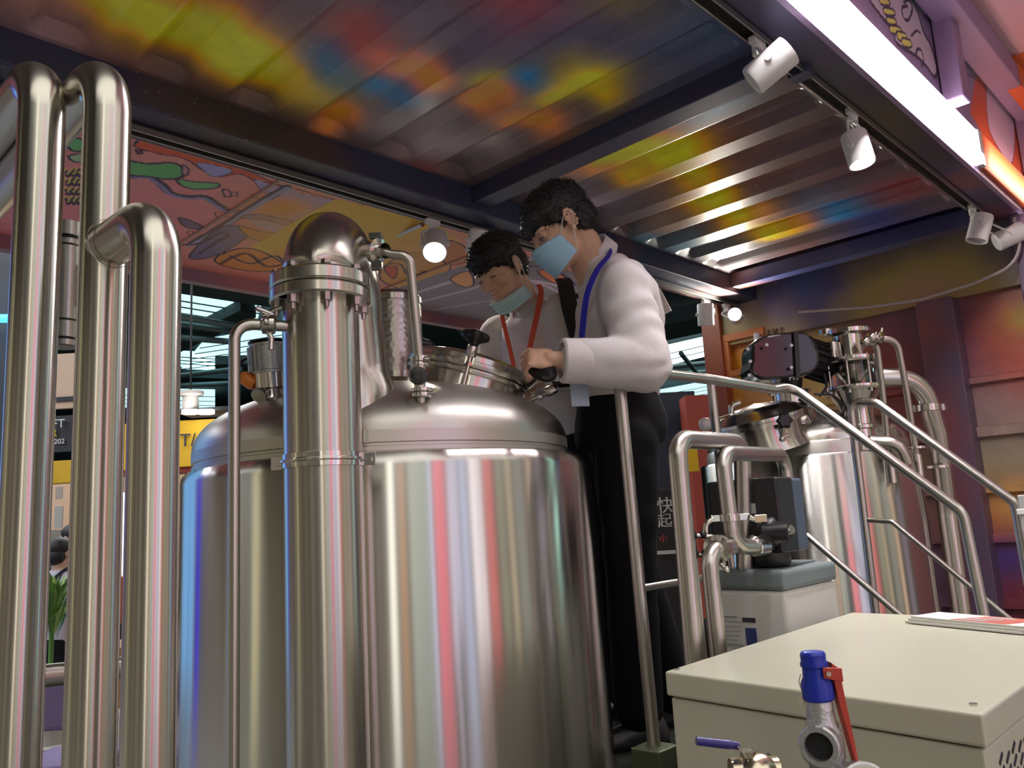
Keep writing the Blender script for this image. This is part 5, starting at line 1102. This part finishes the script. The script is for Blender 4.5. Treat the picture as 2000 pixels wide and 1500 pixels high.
pp = thing('looping_pipe', P(1850, 1180, 3.6), 'thick steel pipe arching down the right side of the rear tank', 'pipe')
MB().tube([P(1690, 738, 3.62), P(1800, 738, 3.62), P(1832, 850, 3.64), P(1850, 1000, 3.66), Vector((P(1850, 1000, 3.66).x, P(1850, 1000, 3.66).y, .2))], .042, .16, 28, 12).build('tube', M['pipe'], pp)
q = P(1813, 797, 3.63); MB().lathe([(.043, -.016), (.052, -.014), (.052, .014), (.043, .016)], q, UP, 32, caps=False).box(q + HR * .075, (.04, .012, .03)).box(q - HR * .065, (.03, .012, .03)).build('pipe_clamp', M['fit'], pp)
q = P(1832, 912, 3.64); MB().lathe([(.043, -.008), (.056, -.006), (.056, .006), (.043, .008)], q, UP, 32, caps=False).build('union', M['fit'], pp)
for nm, pts, lab in (('thin_pipe', [(1690, 668), (1712, 672), (1722, 750), (1736, 888)], 'thin steel pipe, nearer of the two rising beside the sight glass column'), ('thin_pipe', [(1702, 660), (1752, 664), (1770, 760), (1790, 888)], 'thin steel pipe bending out furthest right beside the sight glass column')):
    t = thing(nm, P(*pts[-1], 3.45), lab, 'pipe'); MB().tube([P(*p, 3.42 + .01 * i) for i, p in enumerate(pts)], .0135, .06, 18, 9).build('tube', M['pipe'], t)
    q = P(*pts[-1], 3.45); MB().lathe([(.014, 0), (.045, .004), (.045, .014), (.014, .018)], q + UP * .02, UP, 28).build('foot_flange', M['fit'], t); MB().cyl(q, q - UP * .12, .02).build('socket', M['fit'], t)
    q = P(*pts[0], 3.42); MB().ball(q, .022).lathe([(.02, -.006), (.026, 0), (.02, .006)], q + HR * .04, HR, 20).cyl(q + HR * .04, q + HR * .05 + UP * .04, .006, 8).build('valve', M['fit'], t)
q = P(1745, 880, 3.4); t = thing('side_outlet', q, 'curved steel outlet elbow on the right shoulder of the rear tank', 'pipe')
MB().tube([P(1700, 862, 3.45), P(1755, 866, 3.4), P(1772, 905, 3.4)], .026, .06, 20).build('tube', M['pipe'], t)
# ================================================================== PEOPLE
def frame(f, u):
    f = Vector(f).normalized(); l = Vector(u).cross(f).normalized(); u = f.cross(l); return Matrix((f, l, u)).transposed()
def ell(mb, o, R, c, r, seg=24, rings=14, tilt=0):
    RR = R @ Matrix.Rotation(tilt, 3, 'Y') if tilt else R
    mb.ball(o + R @ Vector(c), tuple(r), RR, seg, rings)
def head_mesh(mb, o, R, nb):
    L = lambda *c: o + R @ Vector(c)
    ell(mb, o, R, (-.012, 0, .030), (.097, .077, .090)); ell(mb, o, R, (.030, 0, -.012), (.062, .064, .075)); ell(mb, o, R, (.030, 0, -.060), (.056, .052, .044), tilt=.25)
    ell(mb, o, R, (.070, 0, -.092), (.022, .026, .018)); mb.limb(L(.086, 0, .018), L(.108, 0, -.024), .0075, .0115)
    for s in (-1, 1):
        ell(mb, o, R, (.094, s * .013, -.029), (.011, .009, .008)); ell(mb, o, R, (.074, s * .030, .026), (.018, .027, .008)); ell(mb, o, R, (.062, s * .042, -.018), (.026, .020, .022))
        ell(mb, o, R, (.075, s * .031, .006), (.012, .016, .010))
        # ear: rim, lobe and hollow
        for k in range(9):
            a = math.radians(-70 + k * 35); mb.ball(L(-.012 - .016 * math.cos(a) + .006, s * (.078 + .006), .002 + .026 * math.sin(a)), (.0055, .0045, .0065), R, 10, 8)
        ell(mb, o, R, (-.004, s * .074, .0), (.014, .007, .024)); ell(mb, o, R, (.002, s * .077, -.028), (.008, .005, .010))
    ell(mb, o, R, (.086, 0, -.055), (.013, .024, .006)); ell(mb, o, R, (.084, 0, -.066), (.012, .020, .007))
    mb.limb(L(-.030, 0, -.030), nb, .055, .062)
def hand_mesh(mb, wrist, R, curl=1.2, s=1.0, thumb=1, spread=.25):
    """R: x = along the fingers, y = towards the thumb, z = back of the hand"""
    L = lambda *c: wrist + R @ (Vector(c) * s)
    mb.ball(L(.045, 0, 0), tuple(a * s for a in (.048, .040, .016)), R, 20, 12); mb.ball(L(.070, .0, .002), tuple(a * s for a in (.022, .040, .014)), R, 20, 12); mb.limb(L(-.03, 0, 0), L(.02, 0, 0), .026 * s, .026 * s)
    for k, (y, l, r) in enumerate(((.033, .072, .0084), (.0115, .080, .0086), (-.0105, .074, .0083), (-.032, .060, .0074))):
        y *= thumb; p = Vector((.082, y, .004)); ang = -.15 - .1 * k * .3; side = y * spread * 5
        for j, f in enumerate((.46, .30, .24)):
            ang -= curl * (.75, .65, .45)[j] * (1 + .08 * k); q = p + Vector((math.cos(ang) * l * f, side * .05 * l, math.sin(ang) * l * f))
            mb.limb(L(*p), L(*q), r * s * (1 - .07 * j), r * s * (1 - .07 * (j + 1)), 12); p = q
    p = Vector((.022, .034 * thumb, -.004))
    for j, (dx, dy, dz) in enumerate(((.030, .016, -.012), (.026, .004, -.012), (.020, -.008, -.008))):
        q = p + Vector((dx, dy * thumb, dz)); mb.limb(L(*p), L(*q), .0120 * s - .0012 * j, .0110 * s - .0014 * j, 12); p = q
def torso_rings(rows):
    out = []
    for c, lat, w_, dep_, d_, ex in rows:
        lat = Vector(lat).normalized(); dep_ = Vector(dep_).normalized()
        out.append([Vector(c) + lat * (math.copysign(abs(math.cos(t))**ex, math.cos(t)) * w_) + dep_ * (math.copysign(abs(math.sin(t))**ex, math.sin(t)) * d_) for t in [2*math.pi*k/48 for k in range(48)]])
    return out
def mask_mesh(mb, o, R, zt, zb, x0, bulge, half=.070, xs=.058, side=.5):
    rows = []; nu, nv = 25, 15
    for j in range(nv):
        v = j / (nv - 1); row = []
        for i in range(nu):
            u = -1 + 2 * i / (nu - 1); mid = (zt + zb) / 2; hh = (zt - zb) / 2 * (1 - side * u * u)
            z = mid + .006 * u * u + hh * (1 - 2 * v); x = x0 - xs * abs(u)**2.2 + bulge * math.sin(math.pi * min(max(.15 + .8 * v, 0), 1)) * (1 - u * u) + .0018 * math.sin(v * 22)
            row.append(o + R @ Vector((x - .018 * v * (1 - u * u * .3), half * math.sin(u * 1.35) / math.sin(1.35), z)))
        rows.append(row)
    vs = [p for r in rows for p in r]; fs = [(j*nu+i, j*nu+i+1, (j+1)*nu+i+1, (j+1)*nu+i) for j in range(nv-1) for i in range(nu-1)]
    mb.add(vs, fs, True); return rows
def ribbon(mb, pts, w_, nrm, th=.0012):
    pts = [Vector(p) for p in pts]; up = []; dn = []
    for i, p in enumerate(pts):
        d = (pts[min(i+1, len(pts)-1)] - pts[max(i-1, 0)]).normalized(); n = Vector(nrm[i] if isinstance(nrm, list) else nrm); s = d.cross(n).normalized(); nn = s.cross(d).normalized()
        up.append([p + s * w_/2 + nn * th, p - s * w_/2 + nn * th, p - s * w_/2 - nn * th, p + s * w_/2 - nn * th])
    mb.loft(up, False)
def smoothpts(pts, n=6):
    return [Vector(p) for p in spline([tuple(p) for p in pts], n)]
def hairdo(root, o, R, seed, fringe=.0):
    mb = MB()
    ell(mb, o, R, (-.014, 0, .060), (.108, .090, .082)); ell(mb, o, R, (-.055, 0, .006), (.062, .078, .072)); ell(mb, o, R, (.052, 0, .078 - fringe), (.052, .068, .034), tilt=.3)
    for s in (-1, 1): ell(mb, o, R, (.010, s * .066, .040), (.042, .018, .034)); ell(mb, o, R, (.014, s * .074, .012), (.010, .006, .022)); ell(mb, o, R, (-.040, s * .060, -.010), (.030, .020, .040))
    ell(mb, o, R, (-.078, 0, -.030), (.022, .050, .042))
    h = mb.build('hair', M['hair'], root); fuse(h, .004, 4)
    rnd = random.Random(seed); base = Vector(OFF[h.name])
    wrinkle(h, lambda p: 0.0022 * noise.noise(p * 95) + .0022 * noise.noise(p * 45 + Vector((seed, 0, 0))))
    me = h.data; vs = [v.co + base for v in me.vertices]; ns = [v.normal.copy() for v in me.vertices]; fs = [tuple(p.vertices) for p in me.polygons]
    m2 = MB(); m2.add(vs, fs, True); fwd = R @ Vector((1, 0, 0)); dn = R @ Vector((0, 0, -1))
    for _ in range(1500):
        i = rnd.randrange(len(vs)); n = ns[i]; lp = R.transposed() @ (vs[i] - o)
        t = (fwd * (.8 if lp.x > -.02 else -.1) + dn * (.55 if lp.z < .09 else 0) + n * .38 + Vector((rnd.uniform(-.3, .3), rnd.uniform(-.3, .3), rnd.uniform(-.3, .3)))).normalized()
        L_ = rnd.uniform(.007, .014); s = n.cross(t).normalized() * .0018; q = n.cross(s).normalized() * .0015
        m2.add([vs[i] + s, vs[i] - s + q, vs[i] - s - q, vs[i] + t * L_], [(0, 1, 3), (1, 2, 3), (2, 0, 3)], True)
    bpy.data.meshes.remove(me) if False else None
    nh = m2.build('hair', M['hair'], root); bpy.data.objects.remove(h); nh.name = 'hair'; return nh
def eyes(root, o, R):
    for s in (-1, 1):
        c = o + R @ Vector((.0835, s * .031, .004))
        mb = MB(); mb.ball(c - UP * .002, (.005, .0105, .0018), R, 16, 10); mb.build('eye', M['papergrey'], root); MB().ball(c + R @ Vector((.0035, 0, -.0025)), (.0030, .0050, .0020), R, 14, 8).build('iris', M['black'], root)
        mb = MB(); mb.tube([o + R @ Vector(q) for q in ((.083, s * .017, .004), (.090, s * .027, .0085), (.089, s * .036, .008), (.081, s * .045, .003))], .0013, .01, 6); mb.build('eyelash', M['hair'], root)
        mb = MB(); mb.tube([o + R @ Vector(q) for q in ((.093, s * .014, .026), (.092, s * .028, .031), (.080, s * .046, .028))], .0028, .01, 8); mb.build('eyebrow', M['hair'], root)
def leg(mb, hip, knee, ank, r0, r1, r2):
    mb.limb(hip, knee, r0, r1, 28); mb.limb(knee, ank, r1, r2, 28)
def shoe(root, ank, f, z0, name='shoe'):
    f = Vector(f).normalized(); l = UP.cross(f); rows = []
    for x, w_, h in ((-.085, .025, .05), (-.075, .036, .075), (-.03, .040, .085), (.03, .042, .075), (.09, .048, .055), (.14, .046, .042), (.175, .034, .034), (.19, .014, .022)):
        c = Vector((ank.x, ank.y, z0)) + f * x; rows.append([c + l * (w_ * math.cos(t)) + UP * (max(math.sin(t), -.0) * h + (.0 if math.sin(t) > 0 else 0)) for t in [2*math.pi*k/24 for k in range(24)]])
    return MB().loft(rows).build(name, M['black'], root)
def fold(seed, amp=.006, fr=9, stretch=(1, 1, 1), amp2=.0025):
    S = Vector(stretch); d1 = Vector((.35, -.3, .85)); d2 = Vector((-.5, .6, .55))
    def cloth(p):
        w = noise.noise(p * 3.1 + Vector((seed, 0, 0))); m1 = max(0, noise.noise(p * 4 + Vector((0, seed, 3))) + .25); m2 = max(0, noise.noise(p * 4.5 + Vector((7, seed, 0))) + .1)
        return amp * .42 * (m1 * math.sin(6.283 * (p.dot(d1) * 7.5 + 2.0 * w)) + m2 * math.sin(6.283 * (p.dot(d2) * 9 - 2.4 * w))) + amp2 * noise.noise(p * 18)
    return cloth
# ------------------------------------------------------------------ the front man
F2 = (-HR * .97 - HF * .12).normalized(); L2_ = UP.cross(F2).normalized()
p2 = thing('person', (2.10, 1.55, PLZ), 'man with a blue lanyard and pale blue mask, gripping the black lid handle', 'person')
hf = (-HR * .88 - HF * .16 - UP * .60).normalized(); HR2 = frame(hf, UP + HR * -.0)
ho = P(1098, 447, 2.42); nb2 = P(1160, 530, 2.48)
ls, rs_ = P(1218, 566, 2.34), P(1190, 562, 2.60); le, re_ = P(1256, 712, 2.24), P(1180, 725, 2.66); lw, rw = P(1096, 704, 2.20), P(1052, 738, 2.52)
pel = P(1212, 830, 2.52); che = P(1208, 620, 2.50)
hipL, hipR = pel - HF * .085 - UP * .02, pel + HF * .09 - UP * .02
knL, knR = P(1232, 1120, 2.46), P(1240, 1120, 2.62); anL, anR = P(1250, 1420, 2.48), P(1312, 1350, 2.72)
anL = Vector((anL.x, anL.y, PLZ + .09)); anR = Vector((anR.x, anR.y, PLZ + .09))
mb = MB(); head_mesh(mb, ho, HR2, nb2)
mb.loft(torso_rings([(pel, L2_, .13, F2, .09, 1), (P(1210, 740, 2.51), L2_, .125, F2, .08, 1), (che, L2_, .145, F2, .09, 1), (P(1192, 555, 2.50), L2_, .13, F2, .07, 1), (nb2, L2_, .055, F2, .055, 1)]))
for a, b, c in ((ls, le, lw), (rs_, re_, rw)): mb.limb(a, b, .048, .038); mb.limb(b, c, .038, .026)
leg(mb, hipL, knL, anL, .075, .05, .035); leg(mb, hipR, knR, anR, .075, .05, .035)
hx_ = (P(1040, 694, 2.19) - lw).normalized(); hz_ = (UP * .75 - HF * .65); HRm = frame(hx_, hz_)
HRm = HRm @ Matrix.Rotation(-.25, 3, 'X') @ Matrix.Rotation(.18, 3, 'Y')
hand_mesh(mb, lw + hx_ * .012, HRm, 1.0, .90, -1)
hand_mesh(mb, rw, frame((-HR - UP * .4), UP + HF * .3), .9, .92, -1)
body = mb.build('body', M['skin'], p2); fuse(body, .0036, 2, .4)
hairdo(p2, ho, HR2, 3, .006); eyes(p2, ho, HR2)
mb = MB(); rows = mask_mesh(mb, ho, HR2, -.010, -.112, .120, .008, .072, .074, .35); mk = mb.build('face_mask', M['mask'], p2); sd = mk.modifiers.new('s', 'SOLIDIFY'); sd.thickness = .0016; sd.offset = 0
mb = MB()
for s, idx in ((1, -1), (-1, 0)):
    for row in (rows[0][idx], rows[-1][idx]): mb.tube([row, ho + HR2 @ Vector((.005, s * .082, .020 if row is rows[0][idx] else -.028)), ho + HR2 @ Vector((-.022, s * .086, .012))], .0014, .015, 8)
mb.build('ear_loop', M['paper'], p2)
def shirt(root, rows, arms, neck, seed, voxel=.0065, name='shirt'):
    mb = MB(); mb.loft(torso_rings(rows))
    for (a, b, c, ra, rb, rc) in arms: mb.limb(a, b, ra, rb, 28); mb.limb(b, c, rb, rc, 28)
    s = mb.build(name, M['shirt'], root); fuse(s, voxel, 8); wrinkle(s, fold(seed, .013, 6, (1, 1, .9), .004)); return s
cuff = lw + (le - lw).normalized() * .015
sh = shirt(p2, [(P(1205, 782, 2.51), L2_, .158, F2, .120, .9), (P(1205, 765, 2.51), L2_, .170, F2, .132, .9), (P(1206, 700, 2.51), L2_, .180, F2, .136, .9), (P(1208, 640, 2.50), L2_, .185, F2, .132, .9), (P(1206, 580, 2.50), L2_, .182, F2, .116, .9), (P(1192, 540, 2.50), L2_, .158, F2, .095, .9), (P(1175, 512, 2.49), L2_, .085, F2, .078, 1), (P(1168, 502, 2.49), L2_, .066, F2, .066, 1)],
    [(ls, le, lw + (le - lw).normalized() * .06, .080, .080, .062), (rs_, re_, rw + (re_ - rw).normalized() * .05, .072, .062, .05)], nb2, 3)
d = (lw - le).normalized()
MB().lathe([(.060, -.02), (.063, .0), (.062, .055), (.057, .060), (.050, .060), (.050, .03)], lw - d * .060, d, 36, caps=False).build('cuff', M['shirt'], p2)
# sagging fold of the sleeve and collar
nd = (ho + HR2 @ Vector((-.03, 0, -.03)) - nb2).normalized()
def collar(root, base, nd, front, r=.070, h=.042):
    q = nd; l = q.cross(front).normalized(); f = l.cross(q).normalized(); rows = [[], [], [], []]
    n = 40
    for i in range(n + 1):
        t = math.radians(-172 + 344 * i / n); dirv = f * -math.cos(t) + l * math.sin(t); dirv.normalize(); fr_ = max(0, -math.cos(t)) if False else max(0, math.cos(math.pi - t))
        open_ = max(0., (abs(t) - 2.0)) / 1.0
        rows[0].append(base + dirv * r - q * .01); rows[1].append(base + dirv * (r - .004) + q * (h - .018 * open_)); rows[2].append(base + dirv * (r + .004) + q * (h - .016 * open_)); rows[3].append(base + dirv * (r + .012 + .006 * open_) - q * (.002 + .022 * open_))
    vs = [p for r_ in rows for p in r_]; fs = [(j*(n+1)+i, j*(n+1)+i+1, (j+1)*(n+1)+i+1, (j+1)*(n+1)+i) for j in range(3) for i in range(n)]
    o = MB().add(vs, fs, True).build('collar', M['shirt'], root); s = o.modifiers.new('s', 'SOLIDIFY'); s.thickness = .003; return o
collar(p2, P(1166, 510, 2.49), (nd * .8 - HR * .3).normalized(), F2, .068, .045)
mb = MB(); lp = [P(1150, 512, 2.50), P(1176, 494, 2.52), P(1190, 491, 2.40), P(1186, 502, 2.352), P(1166, 528, 2.322), P(1148, 570, 2.305), P(1140, 620, 2.30), P(1134, 690, 2.30)]
ribbon(mb, smoothpts(lp, 6), .020, [(-HF * .8 - HR * .6 + UP * .2)] * 60 if False else (-HF * .75 - HR * .6 + UP * .25)); mb.build('lanyard', M['lan_blue'], p2)
MB().box(P(1132, 768, 2.29), (.055, .004, .075), Matrix.Rotation(-.5, 3, 'Z')).build('badge', mat('clear_badge', (.45, .55, .68), .2), p2, .001)
mb = MB(); mb.loft(torso_rings([(P(1210, 872, 2.52), L2_, .155, F2, .130, .9), (P(1212, 850, 2.52), L2_, .165, F2, .140, .9), (pel + UP * .02, L2_, .165, F2, .138, .9), (P(1206, 775, 2.51), L2_, .150, F2, .118, .9)]))
leg(mb, hipL - UP * .03, knL, anL + UP * .03, .098, .078, .078); leg(mb, hipR - UP * .03, knR, anR + UP * .02, .098, .078, .080); tr = mb.build('trousers', M['trouser'], p2); fuse(tr, .009, 5); wrinkle(tr, fold(9, .005, 7, (1, 1, .5), .002))
shoe(p2, anL, F2, PLZ + .003); shoe(p2, anR, F2, PLZ + .003)
# ------------------------------------------------------------------ the rear man
F1 = (-HR * .72 - HF * .62).normalized(); L1_ = UP.cross(F1).normalized()
p1 = thing('person', (2.30, 1.98, PLZ), 'man with a red lanyard peering down behind the tank, mask pulled under his chin', 'person')
hf1 = (-HR * .50 - HF * .52 - UP * .50).normalized(); HR1 = frame(hf1, UP + HR * -.10)
ho1 = P(978, 530, 2.90); nb1 = P(1035, 612, 2.98)
sl, sr = P(1098, 612, 2.86), P(975, 652, 3.10); el, er = P(1120, 715, 2.80), P(950, 760, 3.08); wl, wr = P(1005, 752, 2.80), P(965, 790, 3.0)
pe1 = P(1150, 850, 2.93); ch1 = P(1060, 690, 2.97); sp_ = (ch1 - pe1).normalized()
lat1 = (L1_ * 1.0 + UP * .18).normalized()
an1L, an1R = Vector((pe1.x + .02, pe1.y - .06, PLZ + .09)), Vector((pe1.x - .08, pe1.y + .16, PLZ + .09))
k1L, k1R = Vector((pe1.x - .02, pe1.y - .05, 1.30)), Vector((pe1.x - .08, pe1.y + .10, 1.30)); h1L, h1R = pe1 - HF * .05 + HR * .06 - UP * .03, pe1 + HF * .06 - HR * .06 - UP * .03
mb = MB(); head_mesh(mb, ho1, HR1, nb1)
mb.loft(torso_rings([(pe1, L1_, .13, F1, .09, 1), (P(1110, 770, 2.95), L1_, .125, F1, .08, 1), (ch1, lat1, .145, F1, .09, 1), (P(1042, 632, 2.98), lat1, .13, F1, .06, 1), (nb1, lat1, .055, F1, .055, 1)]))
for a, b, c in ((sl, el, wl), (sr, er, wr)): mb.limb(a, b, .048, .038); mb.limb(b, c, .038, .026)
leg(mb, h1L, k1L, an1L, .075, .05, .035); leg(mb, h1R, k1R, an1R, .075, .05, .035)
hand_mesh(mb, wl, frame(-HR - UP * .5 - HF * .3, UP), .9, .92, -1); hand_mesh(mb, wr, frame(-HR * .3 - UP * .6 - HF, UP), .9, .92, 1)
b1 = mb.build('body', M['skin'], p1); fuse(b1, .0045, 3)
hairdo(p1, ho1, HR1, 8); eyes(p1, ho1, HR1)
mb = MB(); rows = mask_mesh(mb, ho1, HR1, -.080, -.135, .101, .004, .074, .088, .1); mk = mb.build('face_mask', M['mask2'], p1); sd = mk.modifiers.new('s', 'SOLIDIFY'); sd.thickness = .002; sd.offset = 0
mb = MB()
for s, idx in ((1, -1), (-1, 0)):
    for k_i, row in enumerate((rows[0][idx], rows[-1][idx])): mb.tube([row, ho1 + HR1 @ Vector((.012 - .026 * k_i, s * .083, -.03)), ho1 + HR1 @ Vector((.004 - .024 * k_i, s * .087, .012)), ho1 + HR1 @ Vector((-.012, s * .087, .026))], .0014, .015, 8)
mb.build('ear_loop', M['paper'], p1)
shirt(p1, [(pe1 - UP * .01, L1_, .150, F1, .115, .9), (P(1128, 800, 2.94), L1_, .160, F1, .125, .9), (P(1092, 740, 2.96), L1_, .165, F1, .128, .9), (P(1062, 690, 2.97), lat1, .178, F1, .125, .9), (P(1048, 650, 2.98), lat1, .180, F1, .105, .9), (P(1042, 622, 2.98), lat1, .145, F1, .085, .9), (P(1038, 606, 2.98), lat1, .085, F1, .072, 1), (P(1036, 600, 2.98), lat1, .066, F1, .064, 1)],
    [(sl, el, wl + (el - wl).normalized() * .05, .076, .064, .05), (sr, er, wr + (er - wr).normalized() * .05, .074, .062, .05)], nb1, 11)
nd1 = (ho1 + HR1 @ Vector((-.03, 0, -.03)) - nb1).normalized(); collar(p1, P(1036, 606, 2.98), (nd1 * .6 + UP * .5).normalized(), F1, .068, .04)
mb = MB(); nrm = (-HF * .9 + UP * .2)
ribbon(mb, smoothpts([P(1052, 556, 3.0), P(1057, 572, 2.90), P(1051, 605, 2.81), P(1039, 660, 2.785), P(1026, 725, 2.77), P(1018, 780, 2.76)], 6), .019, nrm)
ribbon(mb, smoothpts([P(1000, 590, 3.0), P(982, 612, 2.90), P(986, 640, 2.865), P(998, 690, 2.84), P(1008, 740, 2.82), P(1016, 785, 2.80)], 6), .015, nrm); mb.build('lanyard', M['lan_red'], p1)
mb = MB(); sb = smoothpts([P(1098, 545, 2.98), P(1104, 556, 2.84), P(1113, 600, 2.745), P(1126, 650, 2.71), P(1137, 700, 2.70), P(1146, 770, 2.75)], 6); ribbon(mb, sb, .055, nrm, .004); mb.build('shoulder_strap', M['blackmatt'], p1)
mb = MB(); mb.loft(torso_rings([(pe1 - UP * .07, L1_, .145, F1, .12, .9), (pe1 + UP * .06, L1_, .148, F1, .118, .9)])); leg(mb, h1L, k1L, an1L + UP * .03, .095, .075, .07); leg(mb, h1R, k1R, an1R + UP * .03, .095, .075, .07)
tr = mb.build('trousers', M['trouser'], p1); fuse(tr, .010, 5); shoe(p1, an1L, F1, PLZ + .003); shoe(p1, an1R, F1, PLZ + .003)
# ------------------------------------------------------------------ visitors far behind, between the left pipes
def visitor(px, py, D, f, h, label, top, hasbag=False):
    hc = P(px, py, D); foot = Vector((hc.x, hc.y, 0)); hgt = hc.z + .12; f = Vector(f).normalized(); l = UP.cross(f); R = frame(f, UP)
    t = thing('person', foot, label, 'person')
    mb = MB(); head_mesh(mb, hc, R, hc - UP * .15); z = lambda k: foot + UP * (hgt * k)
    mb.loft(torso_rings([(z(.48), l, .15, f, .10, 1), (z(.62), l, .15, f, .10, 1), (z(.78), l, .19, f, .11, 1), (z(.82), l, .15, f, .08, 1), (z(.85), l, .06, f, .06, 1)]))
    for s in (-1, 1):
        a = z(.80) + l * s * .19; b = z(.62) + l * s * .24; c = z(.50) + l * s * .22 + f * .08; mb.limb(a, b, .05, .04); mb.limb(b, c, .04, .028); hand_mesh(mb, c, frame(f * .3 - UP, f), .5, .9, s)
        mb.limb(z(.50) + l * s * .09, z(.27) + l * s * .10, .085, .06); mb.limb(z(.27) + l * s * .10, z(.05) + l * s * .1, .06, .042)
    b_ = mb.build('body', M['skin'], t); fuse(b_, .012, 2)
    h_ = MB(); ell(h_, hc, R, (-.016, 0, .050), (.108, .090, .085)); ell(h_, hc, R, (-.05, 0, -.01), (.07, .08, .08)); h_.build('hair', M['hair'], t)
    mb = MB(); mb.loft(torso_rings([(z(.50), l, .17, f, .12, 1), (z(.62), l, .17, f, .12, 1), (z(.78), l, .205, f, .125, 1), (z(.825), l, .16, f, .09, 1), (z(.845), l, .07, f, .07, 1)]))
    for s in (-1, 1): mb.limb(z(.80) + l * s * .19, z(.66) + l * s * .235, .065, .06)
    s_ = mb.build('shirt', M[top], t); fuse(s_, .014, 3)
    mb = MB(); mb.loft(torso_rings([(z(.44), l, .165, f, .12, 1), (z(.52), l, .165, f, .12, 1)]))
    for s in (-1, 1): mb.limb(z(.48) + l * s * .09, z(.27) + l * s * .10, .09, .07); mb.limb(z(.27) + l * s * .10, z(.04) + l * s * .1, .07, .065); shoe(t, z(.0) + l * s * .1, f, .003)
    s_ = mb.build('trousers', M['trouser'], t); fuse(s_, .014, 3)
    if hasbag: 
        mb = MB(); mb.ball(z(.70) - f * .17, (.09, .14, .20), R); mb.build('backpack', M['bag'], t)
        mb = MB()
        for s in (-1, 1): ribbon(mb, smoothpts([z(.80) - f * .13 + l * s * .1, z(.845) + l * s * .1, z(.80) + f * .13 + l * s * .1, z(.68) + f * .14 + l * s * .12], 4), .05, l)
        mb.build('backpack_strap', M['bag'], t)
visitor(120, 1082, 6.5, (HR * .4 + HF), 1.7, 'visitor in a lilac top with a dark backpack, between the left pipes', 'greyshirt', True)
visitor(140, 1052, 7.4, (-HR + HF * .2), 1.7, 'dark-haired visitor half hidden behind the second tall pipe', 'bag')
